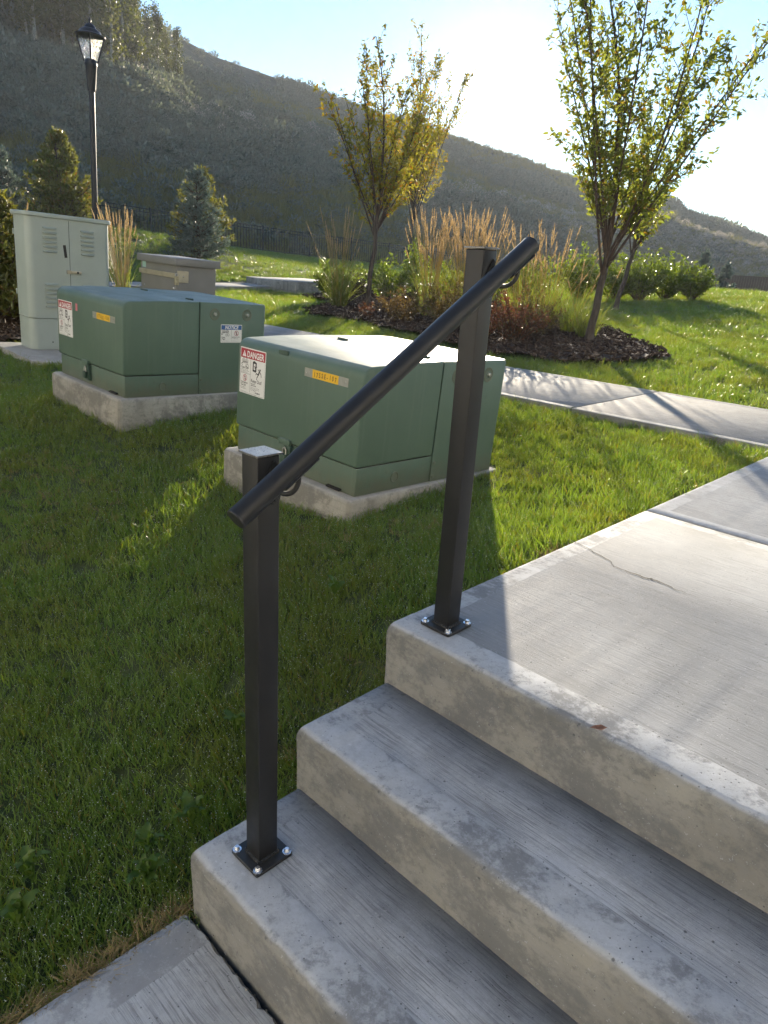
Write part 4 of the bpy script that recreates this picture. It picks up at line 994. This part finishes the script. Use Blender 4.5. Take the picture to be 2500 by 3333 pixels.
MT['pine'] = foliage('pine_needle', (.090, .120, .034), (.165, .170, .055), .42, (1.6, 1.4, .6), rough=.45, patch=.12, pcol=(.16, .09, .03))
MT['reedblade'] = foliage('reed_blade', (.11, .150, .042), (.21, .215, .070), .48, (1.6, 1.6, .6), rough=.4)
MT['plume'] = foliage('reed_plume', (.40, .30, .17), (.56, .44, .27), .45, (1.25, 1.12, .85), rough=.7, spec=.2)
MT['straw'] = foliage('reed_stalk', (.36, .27, .09), (.52, .40, .15), .3, (1.4, 1.2, .6), rough=.5)
MT['poplarleaf'] = foliage('poplar_leaf', (.045, .065, .020), (.105, .110, .030), .4, (1.6, 1.5, .6), rough=.45)
MT['scrub'] = foliage('hill_scrub', (.100, .118, .096), (.205, .225, .198), .30, (1.3, 1.3, .8), rough=.6)  # leaf colour paled and greyed to carry part of the haze
MT['scrubgreen'] = foliage('hill_grass', (.120, .132, .062), (.23, .215, .105), .42, (1.4, 1.35, .7), rough=.6)
MT['seedhead'] = foliage('hill_seedheads', (.19, .18, .15), (.42, .40, .36), .35, (1.3, 1.2, 1.1), rough=.7)

def vase_tree(name, base, H, trunk_h, lean, spread, nlimb, seed, leafmat, leafsize, label, tr=.06, dens=1.0, group=None):
    r = np.random.default_rng(seed); base = Vector(base); t = empty(name, base); tag(t, label, 'tree', group)
    lean = Vector((lean[0], lean[1], 0)); trunk = MB(); limbs = MB(); LP = []; LD = []
    pts = []; rr = []
    for k in range(9):
        f = k/8; z = f*trunk_h*1.05
        pts.append(Vector((lean.x*z + .012*math.sin(k*1.7+seed), lean.y*z+.012*math.cos(k*1.3), z-.03))); rr.append(tr*(1.35-.35*min(1, f*6))*(1-.25*f))
    trunk.tube(pts, rr, 12); trunk.build('trunk', MT['trunk'], t, smooth=True)
    topt = pts[-1]
    def leaves(seg, n, d):
        for _ in range(n):
            f = r.uniform(.15, 1); i = min(len(seg)-2, int(f*(len(seg)-1))); p = seg[i].lerp(seg[i+1], f*(len(seg)-1)-i)
            q = Vector(r.normal(0, .8, 3)); dd = (d*.7 + q).normalized(); LP.append(p+Vector(r.normal(0, .022, 3))); LD.append(dd)
    def shoot(p, d, L, rad0, depth):
        seg = [p]; n = 5; d = d.normalized()
        for k in range(n):
            d = (d + Vector((r.normal(0, .13), r.normal(0, .13), .10))).normalized(); seg.append(seg[-1]+d*(L/n))
        limbs.tube(seg, [rad0*(1-.8*k/n) for k in range(n+1)], 5, False)
        leaves(seg, int(L*72*dens), d); return seg, d
    for i in range(nlimb):
        a = 2*math.pi*(i*.381966*1.0) + r.normal(0, .25); main = i == 0
        z0 = trunk_h*(r.uniform(.72, 1.02) if not main else 1.0)
        p = topt.lerp(pts[0], 1-z0/(trunk_h*1.05)) if not main else topt
        ang = r.uniform(.5, .95)*spread if not main else .05
        d = Vector((math.cos(a)*math.sin(ang)+lean.x*.6, math.sin(a)*math.sin(ang)+lean.y*.6, math.cos(ang)))
        L = (H-z0)*r.uniform(.72, 1.0) if not main else H-trunk_h
        L *= (1.0 if ang < .5 else .92)
        seg = [p]; n = 10; wob = r.normal(0, .05, 2)
        for k in range(n):
            d = (d + Vector((wob[0]*.5+r.normal(0, .03), wob[1]*.5+r.normal(0, .03), .03))).normalized(); seg.append(seg[-1]+d*(L/n))
        r0 = tr*(.27 if not main else .5)
        limbs.tube(seg, [r0*(1-.88*(k/n)) + .003 for k in range(n+1)], 7, False)
        leaves(seg[2:], int(L*34*dens), d)
        for k in range(1, n):
            for _ in range(2):
                b = seg[k].lerp(seg[k+1], r.uniform()); ax_ = (seg[k+1]-seg[k]).normalized(); q = Vector(r.normal(0, 1, 3)); q = (q-ax_*q.dot(ax_)).normalized()
                sd = (ax_*.9 + q*r.uniform(.45, .95)).normalized(); sl_ = L*r.uniform(.10, .27)*(1.15-.5*k/n)
                sg, dd = shoot(b, sd, sl_, r0*.28*(1-.5*k/n)+.002, 1)
                if sl_ > .45:
                    j = int(r.integers(1, 4)); q = Vector(r.normal(0, 1, 3)); shoot(sg[j], (dd+q*.5), sl_*.5, .003, 2)
    limbs.build('branches', MT['twig'], t, smooth=True)
    LP = np.array([tuple(v) for v in LP]); LD = np.array([tuple(v) for v in LD])
    link('crown', leaf_mesh('crown', LP, LD, leafsize*r.uniform(.65, 1.15, len(LP)), leafmat, .40, .15, seed, .35), t)
    return t
vase_tree('ornamental_tree', (-3.55, 7.33, g1(-3.55, 7.33)+.03), 4.75, 1.12, (.045, .055), .60, 14, 3, MT['tleaf'], .078,
          'young ornamental tree with a leaning trunk in mulch at right', .052, .64, 'young ornamental trees in the planting bed')
vase_tree('ornamental_tree', (-8.49, 8.04, g1(-8.49, 8.04)+.03), 4.3, 1.62, (.05, .06), .60, 13, 5, MT['tleaf_gold'], .078,
          'young golden leaved tree behind the reed grass, straight dark trunk', .048, .68, 'young ornamental trees in the planting bed')
vase_tree('ornamental_tree', (-16.3, 17.4, g1(-16.3, 17.4)), 6.9, 2.5, (.03, .03), .50, 12, 9, MT['tleaf_gold'], .10,
          'slender young tree partly hidden behind the golden leaved tree', .062, .55, 'young ornamental trees in the planting bed')
vase_tree('ornamental_tree', (-6.16, 12.97, g1(-6.16, 12.97)), 3.7, 1.2, (.12, .10), .5, 7, 14, MT['tleaf'], .08,
          'small tree with a thin dark stem behind the leaning right tree', .05, .7, 'young ornamental trees in the planting bed')

def reed_clump(x, y, h, ns, seed, label, nb=130, fan=.22, plume=True):
    r = np.random.default_rng(seed); g = g1(x, y)+.03; t = empty('reed_grass', (x, y, g)); tag(t, label, 'ornamental grass', 'reed grass clumps')
    V, F, T = blades(nb, .13, h*.35, h*.68, .009, 1.1, seed, 5, .20); link('blades', np_mesh('blades', V, F, MT['reedblade'], False, {'tint': T}), t)
    st = MB(); PP = []; PD = []; PS = []
    for i in range(ns):
        a = r.uniform(0, 6.28); rr = .10*math.sqrt(r.uniform()); p = Vector((rr*math.cos(a), rr*math.sin(a), 0)); L = h*r.uniform(.62, 1.02)
        an = abs(r.normal(0, fan)); d = Vector((math.cos(a)*math.sin(an), math.sin(a)*math.sin(an), math.cos(an))); seg = [p]
        for k in range(6):
            d = (d + Vector((math.cos(a), math.sin(a), 0))*.02).normalized(); seg.append(seg[-1]+d*(L/6))
        st.tube(seg, [.0036, .0034, .0032, .0030, .0028, .0022, .001], 4, False)
        if plume:
            n = 34; f0 = r.uniform(.80, .86)
            for k in range(n):
                f = f0+(1-f0)*(k/n); q = f*6; j = min(5, int(q)); c = seg[j].lerp(seg[j+1], q-j); a2 = k*2.4
                s = math.sin(math.pi*min(1, (k/n)*.85+.14))
                e = Vector((math.cos(a2), math.sin(a2), 0)); PP.append(tuple(c+e*.002*s)); PD.append(tuple(d*1.0+e*.22)); PS.append(.027*(.6+.5*s))
    o = link('stalks', st.mesh('stalks', MT['straw']), t)
    if plume: link('plumes', leaf_mesh('plumes', np.array(PP), np.array(PD), np.array(PS), MT['plume'], .30, .3, seed), t)
    return t
for i, a in enumerate([(-11.99, 5.08, 1.62, 60, 'tall golden reed grass between the lamp and the taupe junction box', 60, .17),
      (-8.80, 7.65, 1.70, 40, 'reed grass clump left of the golden leaved tree', 280, .17), (-7.07, 8.15, 1.74, 70, 'dense reed grass right of the golden leaved tree', 120, .11),
      (-6.72, 8.62, 1.80, 75, 'reed grass with the thickest plumes left of the tall post', 120, .12), (-6.25, 8.43, 1.76, 50, 'reed grass rising right behind the tall handrail post', 120, .14),
      (-5.13, 8.01, 1.55, 34, 'reed grass fanning out just right of the handrail end', 150, .20), (-5.04, 8.60, 1.55, 36, 'reed grass behind the handrail end, plumes leaning right', 130, .22),
      (-4.40, 8.25, 1.25, 6, 'loose green grass clump left of the leaning tree trunk', 170, .25), (-3.85, 7.78, 1.0, 3, 'arching green grass clump at the foot of the leaning tree', 130, .3),
      (-8.85, 2.05, 1.42, 14, 'reed grass behind the pine bush at the left edge', 60, .28), (-10.47, 3.10, 1.40, 7, 'reed grass tips showing above the tall utility cabinet', 40, .15)]):
    x, y, h, ns, lab, nb, fan = a; reed_clump(x, y, h, ns, 100+i, lab, nb, fan)

def shrub(name, x, y, h, w, seed, mat, label, leaf=.055, n=900, cat='shrub', group=None, zoff=.0, upright=.7):
    r = np.random.default_rng(seed); t = empty(name, (x, y, g1(x, y)+zoff)); tag(t, label, cat, group)
    st = MB(); P = []; D = []
    ns = max(12, n//38)
    for i in range(ns):
        a = r.uniform(0, 6.28); f = math.sqrt(r.uniform()); tip = Vector((math.cos(a)*f*w*.5*r.uniform(.8, 1.2), math.sin(a)*f*w*.5*r.uniform(.8, 1.2), h*(1-.42*f*f)*r.uniform(.55, 1.15)))
        b = Vector((math.cos(a)*f*.06*w, math.sin(a)*f*.06*w, 0)); mid = b.lerp(tip, .5)+Vector((0, 0, .10*h))
        seg = [b*(1-q)**2 + mid*2*q*(1-q) + tip*q*q for q in (0, .25, .5, .75, 1)]
        st.tube(seg, [.006, .005, .004, .003, .0015], 4, False)
        for k in range(n//ns):
            q = r.uniform(.10, 1)**.85; j = min(3, int(q*4)); p = seg[j].lerp(seg[j+1], q*4-j); dd = (seg[j+1]-seg[j]).normalized()
            P.append(tuple(p + Vector(r.normal(0, .03*h, 3)))); D.append(tuple(dd*upright + Vector(r.normal(0, .75, 3))))
    link('stems', st.mesh('stems', MT['twig']), t)
    P = np.array(P); link('foliage', leaf_mesh('foliage', P, np.array(D), leaf*r.uniform(.6, 1.2, len(P)), mat, .48, .15, seed, .2), t); return t
GS = 'leafy green shrubs behind the planting bed'
for i, (x, y, h, w, lab, n) in enumerate([(-10.5, 8.95, .85, .9, 'small green shrub at the far left of the planting bed', 900), (-10.71, 10.91, 1.0, 1.6, 'green shrub seen between the two golden trees, low and wide', 1300),
      (-10.97, 12.04, 1.5, .6, 'narrow upright green shrub against the second golden tree', 700), (-9.6, 11.6, .9, 1.3, 'green shrub hidden behind the tall reed plumes', 900),
      (-8.9, 12.5, .95, 1.4, 'green shrub just left of the handrail end', 1000), (-7.99, 12.47, 1.12, 1.5, 'green shrub just right of the handrail end', 1200),
      (-8.30, 15.22, 1.2, 1.9, 'large green shrub to the left of the leaning tree trunk', 1800), (-7.6, 15.6, .95, 1.5, 'green shrub behind the leaning tree trunk', 1200),
      (-7.10, 15.9, 1.2, 1.8, 'tallest green shrub right of the leaning tree trunk', 1800), (-6.75, 16.6, 1.0, 1.5, 'green shrub second from the wooden fence', 1500), (-6.2, 16.85, .80, 1.1, 'spreading green shrub nearest the wooden fence', 1200)]):
    shrub('green_shrub', x, y, h, w, 200+i, MT['shrub'], lab, .085, int(n*1.5), group=GS)
RS = 'low red tinged shrubs in the mulch'
for i, (x, y, h, w, mt, lab, n) in enumerate([(-6.59, 6.96, .60, 1.0, 'redgreen', 'low bronze shrub right of the golden tree trunk', 1500), (-6.35, 7.70, .62, 1.0, 'redgreen', 'bronze green shrub behind the low bronze shrub', 1300),
      (-5.68, 7.05, .56, .9, 'redgreen', 'bronze shrub left of the tall handrail post', 1200), (-4.65, 6.45, .46, .8, 'redleaf', 'small dark red shrub right behind the tall post', 1100),
      (-4.09, 6.42, .64, .95, 'redleaf', 'red leaved shrub right of the tall post', 1900), (-4.33, 7.25, .66, .9, 'redgreen', 'red tinged shrub behind the red leaved shrub', 1300), (-7.25, 6.85, .28, .35, 'redleaf', 'tiny red seedling beside the golden tree trunk', 160)]):
    shrub('red_shrub', x, y, h, w, 240+i, MT[mt], lab, .042, n, group=RS, zoff=.03)
for i, (x, y, h, w, lab) in enumerate([(-13.6, 12.4, .50, 1.1, 'dark purple mound plant behind the raised slab'), (-14.3, 12.3, .38, 1.0, 'smaller dark purple mound left of the larger one'), (-11.3, 10.5, .45, .8, 'dark purple mound plant beside the golden tree trunk')]):
    shrub('purple_mound', x, y, h, w, 260+i, MT['purple'], lab, .08, 800, group='dark purple mound plants')

def conifer(name, x, y, h, w, seed, mat, label, needle=.07, whorls=15, per=9, up=-.05, kind='tree', dens=1.0, zoff=0):
    r = np.random.default_rng(seed); t = empty(name, (x, y, g1(x, y)+zoff)); tag(t, label, kind)
    MB().tube([(0, 0, -.05), (0, 0, h*.5), (0, 0, h*.95)], [w*.035, w*.022, .006], 8).build('trunk', MT['trunk'], t, smooth=True)
    br = MB(); P = []; D = []
    for k in range(whorls):
        f = (k+r.uniform(0, .5))/whorls; z = h*(.05+.90*f); L = w*.5*(1-f)**.72*1.02+.03*h
        for j in range(max(4, int(per*(1-.5*f)))):
            a = r.uniform(0, 6.28); l = L*r.uniform(.68, 1.12); d = Vector((math.cos(a), math.sin(a), up+.55*f+r.normal(0, .08))).normalized(); seg = [Vector((0, 0, z))]
            for q in range(4): d = (d+Vector((0, 0, .09))).normalized(); seg.append(seg[-1]+d*(l/4))
            br.tube(seg, [.012*w, .010*w, .007*w, .005*w, .003*w], 4, False)
            side = Vector((-math.sin(a), math.cos(a), 0))
            for q in range(int(15*dens*(.5+l/(w*.5)))):
                s = r.uniform(.25, 1.02); jj = min(3, int(s*4)); p = seg[jj].lerp(seg[jj+1], s*4-jj) + side*r.normal(0, .28)*l*(1.08-s*.8) + Vector((0, 0, r.normal(0, .02)*w))
                dd = (d*.9 + side*r.normal(0, .6)).normalized()
                for _ in range(4): P.append(tuple(p)); D.append(tuple(dd*.75 + Vector(r.normal(0, .55, 3)) + Vector((0, 0, .15))))
    for q in range(40): P.append((0, 0, h*r.uniform(.86, 1.0))); D.append(tuple(Vector(r.normal(0, .5, 3))+Vector((0, 0, .8))))
    br.build('branches', MT['twig'], t); P = np.array(P)
    link('needles', leaf_mesh('needles', P, np.array(D), needle*r.uniform(.7, 1.25, len(P)), mat, .26, .05, seed), t); return t
conifer('blue_spruce', -17.65, 10.14, 2.55, 1.75, 1, MT['spruce'], 'conical blue spruce on the lawn before the metal fence', .10, 17, 11)
conifer('pine_tree', -20.0, 11.75, 2.35, 2.2, 2, MT['pine'], 'yellow green pine just behind the conical blue spruce', .14, 14, 10, .15)
conifer('pine_tree', -21.07, 7.77, 2.75, 2.3, 3, MT['pine'], 'bushy pine tree behind the lamp post', .15, 16, 11, .15)
conifer('blue_spruce', -21.6, 6.4, 2.25, 1.5, 4, MT['spruce'], 'dark blue spruce at the left edge beside the bushy pine', .10, 15, 10)
conifer('pine_bush', -7.95, 1.62, 1.45, 1.75, 5, MT['pine'], 'dense mugo pine bush left of the tall utility cabinet', .085, 18, 16, .25, 'shrub', 1.6)
conifer('small_spruce', -11.4, 30.3, 1.75, 1.0, 6, MT['spruce'], 'small far spruce left of the wooden fence', .14, 9, 6)
conifer('small_spruce', -11.1, 32.2, 1.4, .9, 7, MT['spruce'], 'smaller far spruce right above the wooden fence', .14, 8, 6)
shrub('round_tree', -7.2, 29.5, 2.2, 2.6, 290, MT['shrub'], 'rounded yellow green tree at the right edge by the wooden fence', .14, 1500, 'tree')

# dandelions in the lawn
dl = []
for i in range(3):
    r = np.random.default_rng(300+i); L = .105; n = 9; V = []
    for k in range(n+1):
        f = k/n; w = .017*math.sin(math.pi*min(1, .08+.80*f**1.3))*(1+(.22 if k % 2 else -.12)); z = .05*math.sin(f*2.4)+.006*r.normal()
        V += [(f*L, -w, z+.006), (f*L, 0, z), (f*L, w, z+.006)]
    F = [(3*k+j, 3*k+3+j, 3*k+4+j, 3*k+1+j) for k in range(n) for j in (0, 1)]
    me = np_mesh('leaf', V, F, foliage('dandelion_leaf', (.055, .115, .022), (.115, .175, .040), .4, (1.6, 1.7, .5), rough=.35) if i == 0 else dl[0].materials[0], True, {'tint': np.full(len(V), .3+.3*i)}); dl.append(me)
WP = [(-.20, -.50, 'dandelion left of the lower handrail post', 9), (-.15, -.66, 'dandelion rosette nearest the corner of the lowest step', 11), (-.22, -.62, 'broad leaved dandelion left of the corner rosette', 8),
      (-.26, -.93, 'dandelion at the bottom left beside the lower walkway', 9), (-.36, -.86, 'dandelion at the bottom left edge away from the walkway', 7), (-.34, -.27, 'small dandelion farther up the lawn behind the lower post', 6), (-.55, .30, 'small dandelion beside the tall handrail post', 5)]
for k, (x, y, lab, n) in enumerate(WP):
    t = empty('dandelion', (x, y, g1(x, y)+.035)); tag(t, lab, 'weed', 'dandelions in the shaded lawn')
    for j in range(n):
        s = random.uniform(.42, .8); o = link('leaf', dl[j % 3], t, (0, 0, 0), (random.uniform(-.3, .3), random.uniform(-1.0, -.35), j*6.28/n+random.uniform(-.3, .3))); o.scale = (s, s, s)

# a dried leaf on the landing's front margin
lf = onz(1935, 2380, .002); V = [(-.016, 0, .001), (-.006, -.009, .006), (.008, -.008, .004), (.020, 0, .008), (.008, .009, .007), (-.006, .008, .003), (0, 0, 0)]
me = bpy.data.meshes.new('fallen_leaf'); me.from_pydata(V, [], [(0, 1, 6), (1, 2, 6), (2, 3, 6), (3, 4, 6), (4, 5, 6), (5, 0, 6)]); me.materials.append(simple('dry_leaf', (.17, .085, .055), .7, 0, .3, 60))
tag(link('fallen_leaf', me, None, (lf.x, lf.y+.012, .0015), (0, 0, .6)), 'small dried red brown leaf on the landing edge', 'leaf')

# ================================================================ HILLSIDE
def cloud(n, w, h, seed, flat=.5):
    r = np.random.default_rng(seed); d = unit(r.normal(0, 1, (n, 3))); d[:, 2] = np.abs(d[:, 2]); rr = r.uniform(.35, 1, n)**.6
    P = d*rr[:, None]*np.array([w*.5, w*.5, h]); return P, d+r.normal(0, .5, (n, 3))
src = []
for i in range(3):
    P, D = cloud(150, 1.3, .75, 400+i); src.append(leaf_mesh('scrub', P, D, np.random.default_rng(i).uniform(.12, .24, 150), MT['scrub'], .5, .2, i))
for i in range(2):
    V, F, T = blades(46, .34, .4, .85, .035, .9, 410+i, 3, .25); src.append(np_mesh('tussock', V, F, MT['scrubgreen'], False, {'tint': T}))
for i in range(2):
    P, D = cloud(90, 1.0, .55, 420+i); P[:, 2] += .25; me = leaf_mesh('seedheads', P, D, np.random.default_rng(i).uniform(.06, .13, 90), MT['seedhead'], .7, .2, i); src.append(me)
hr = np.random.default_rng(17); n = 100000
A = hr.uniform(-92, -4, n); T = hr.uniform(0, 1, n)**1.25
x, y, z = hill_z(A, T)
pat = np.sin(x*.055+1.0+np.sin(y*.04)*1.3)*np.sin(y*.06+.6*np.sin(x*.05))+.3*np.sin(x*.25+y*.15)
pale = np.exp(-((T-.36-.05*np.sin(A*.35))/.07)**2)*np.clip((A+70)/6, 0, 1) + .9*np.exp(-((T-.22)/.09)**2)*(A > -34)
u = hr.uniform(0, 1, n)
kind = np.where(u < np.clip(.62*pale, 0, .7), hr.integers(5, 7, n), np.where((pat > .15) & (u > .12), hr.integers(3, 5, n), hr.integers(0, 3, n)))
kind = np.where((T < .10) & (u > .2), hr.integers(3, 5, n), kind)
keep = ~((A < -53) & (T > .80) & (hr.uniform(0, 1, n) < .95)) & ~((pat > .5) & (hr.uniform(0, 1, n) < .35))
sc = hr.lognormal(0, .40, n)*(.46+.22*T)*np.where(kind >= 5, .8, 1.0)
x, y, z, kind, sc = x[keep], y[keep], z[keep], kind[keep], sc[keep]; n = len(x)
scatter('hillside_scrub', np.stack([x, y, z-.05], 1), np.stack([hr.normal(0, .1, n), hr.normal(0, .1, n), hr.uniform(0, 6.28, n)], 1), sc, kind, src,
        label='grey green scrub and tall weeds covering the shaded hillside', cat='scrub')
# poplar grove high on the left
pv = []
for i in range(4):
    r = np.random.default_rng(500+i); h = 8.0; tk = MB(); P = []; D = []
    tk.tube([(0, 0, -.4), (.1*r.normal(), .1*r.normal(), h*.4), (.2*r.normal(), .2*r.normal(), h*.93)], [.13, .09, .02], 7)
    for k in range(26):
        f = r.uniform(.10, .97); a = r.uniform(0, 6.28); L = (1.0-f*.55)*1.55*r.uniform(.5, 1.1); b = Vector((0, 0, f*h)); d = Vector((math.cos(a), math.sin(a), .75)).normalized(); e = b+d*L
        tk.tube([b, b.lerp(e, .5), e], [.03, .02, .008], 4, False)
        m = 84; q = r.uniform(.1, 1.05, m); c = np.array(b)+(np.array(e)-np.array(b))*q[:, None]+r.normal(0, .26, (m, 3)); P.append(c); D.append(r.normal(0, 1, (m, 3))+np.array([0, 0, -.3]))
    P = np.concatenate(P); D = np.concatenate(D)
    pv.append((tk.mesh('trunk', MT['poplar']), leaf_mesh('crown', P, D, r.uniform(.12, .26, len(P)), MT['poplarleaf'], .8, .1, i)))
gv = np.random.default_rng(23); cnt = 0; spots = []
while len(spots) < 84 and cnt < 4000:
    cnt += 1; a = gv.uniform(-78, -59.3); tt = gv.uniform(.27, .62)
    lo = np.interp(a, [-78, -64, -61, -59.3], [.27, .29, .36, .44]); hi = np.interp(a, [-78, -66, -62, -59.3], [.62, .62, .58, .50])
    if tt < lo or tt > hi: continue
    xx, yy, zz = (float(v[0]) for v in hill_z(np.array([a]), np.array([tt])))
    if any((xx-p[0])**2+(yy-p[1])**2 < 1.7 for p in spots): continue
    spots.append((xx, yy, zz, a, tt))
edge = max(spots, key=lambda p: p[3]); front = min(spots, key=lambda p: p[4])
for i, (xx, yy, zz, a, tt) in enumerate(spots):
    t = empty('poplar_tree', (xx, yy, zz), (0, 0, gv.uniform(0, 6.28))); s = float(np.interp(a, [-78, -64, -60.5, -59], [1.0, .95, .60, .42]))*gv.uniform(.82, 1.15); t.scale = (s, s, s*gv.uniform(.95, 1.15))
    lab = 'smallest rightmost poplar at the open edge of the hillside grove' if (xx, yy) == edge[:2] else 'pale stemmed poplar tree in the dense grove high on the hill'
    tag(t, lab, 'tree', 'poplar trees in the hillside grove'); mt, mc = pv[i % 4]; link('trunk', mt, t); link('crown', mc, t)

# ================================================================ UNSEEN HOUSES BEHIND THE STAIRS (added so sunlit fronts bounce light into shade)
MT['siding'] = simple('pale_siding', (.74, .735, .72), .7, 0, .06, 1.5); MT['roof'] = simple('brown_shingle', (.06, .05, .045), .9, 0, .2, 8, .5, 30)
MT['pane'] = simple('window_glass', (.03, .035, .04), .08, 0, .1); MT['trim'] = simple('white_trim', (.72, .71, .68), .5)
def townhouse(x, y, ang, width, label):
    m = rotz(ang); m.translation = Vector((x, y, -.7)); t = empty('townhouse', matrix=m); tag(t, label, 'house')
    D = 9.0; H = 7.6
    MB().box((-width/2, -D, -.3), (width/2, 0, H)).build('wall', MT['siding'], t)
    MB().add([(-width/2-.4, .45, H-.05), (width/2+.4, .45, H-.05), (width/2+.4, -D-.4, H-.05), (-width/2-.4, -D-.4, H-.05), (-width/2-.4, -D/2, H+2.6), (width/2+.4, -D/2, H+2.6)],
             [(0, 1, 5, 4), (2, 3, 4, 5), (0, 4, 3), (1, 2, 5), (3, 2, 1, 0)]).build('roof', MT['roof'], t)
    n = int(width//3.2)
    for k in range(n):
        cx = -width/2+(k+.5)*width/n
        for z in (1.1, 4.0):
            if k % 3 == 1 and z < 2:
                d = MB().box((cx-.48, .004, .25), (cx+.48, .06, 2.4)).build('door', MT['wood'], t); MB().lathe([(.03, .06), (.03, .10), (.02, .12)], 10, axis='y').build('handle', MT['steel'], d, (cx+.38, 0, 1.25)); continue
            w = MB().box((cx-.75, .004, z), (cx+.75, .05, z+1.4)).build('window', MT['trim'], t)
            for s_ in (-.36, .36): MB().box((cx+s_-.32, .052, z+.07), (cx+s_+.32, .056, z+1.33)).build('pane', MT['pane'], w)
townhouse(0, -7.4, 0, 28, 'unseen white sided townhouse row added to bounce sunlight onto the steps')
townhouse(8.4, 4.2, rad(90), 21, 'unseen white sided townhouse row beside the upper walkway, added to bounce sunlight')

# ================================================================ HAZE
HAZE = 0.0006
hb = MB().box((-275, -235, -6), (235, 285, 50)); hm, ht, ho = new_mat('morning_haze')
pvn = ht.nodes.new('ShaderNodeVolumePrincipled'); pvn.inputs['Color'].default_value = (.88, .93, 1, 1); pvn.inputs['Density'].default_value = HAZE; pvn.inputs['Anisotropy'].default_value = .32
ht.links.new(pvn.outputs[0], ho.inputs['Volume'])
hz_ = hb.build('haze', hm); tag(hz_, 'thin morning haze over the hill', 'haze', kind='stuff')
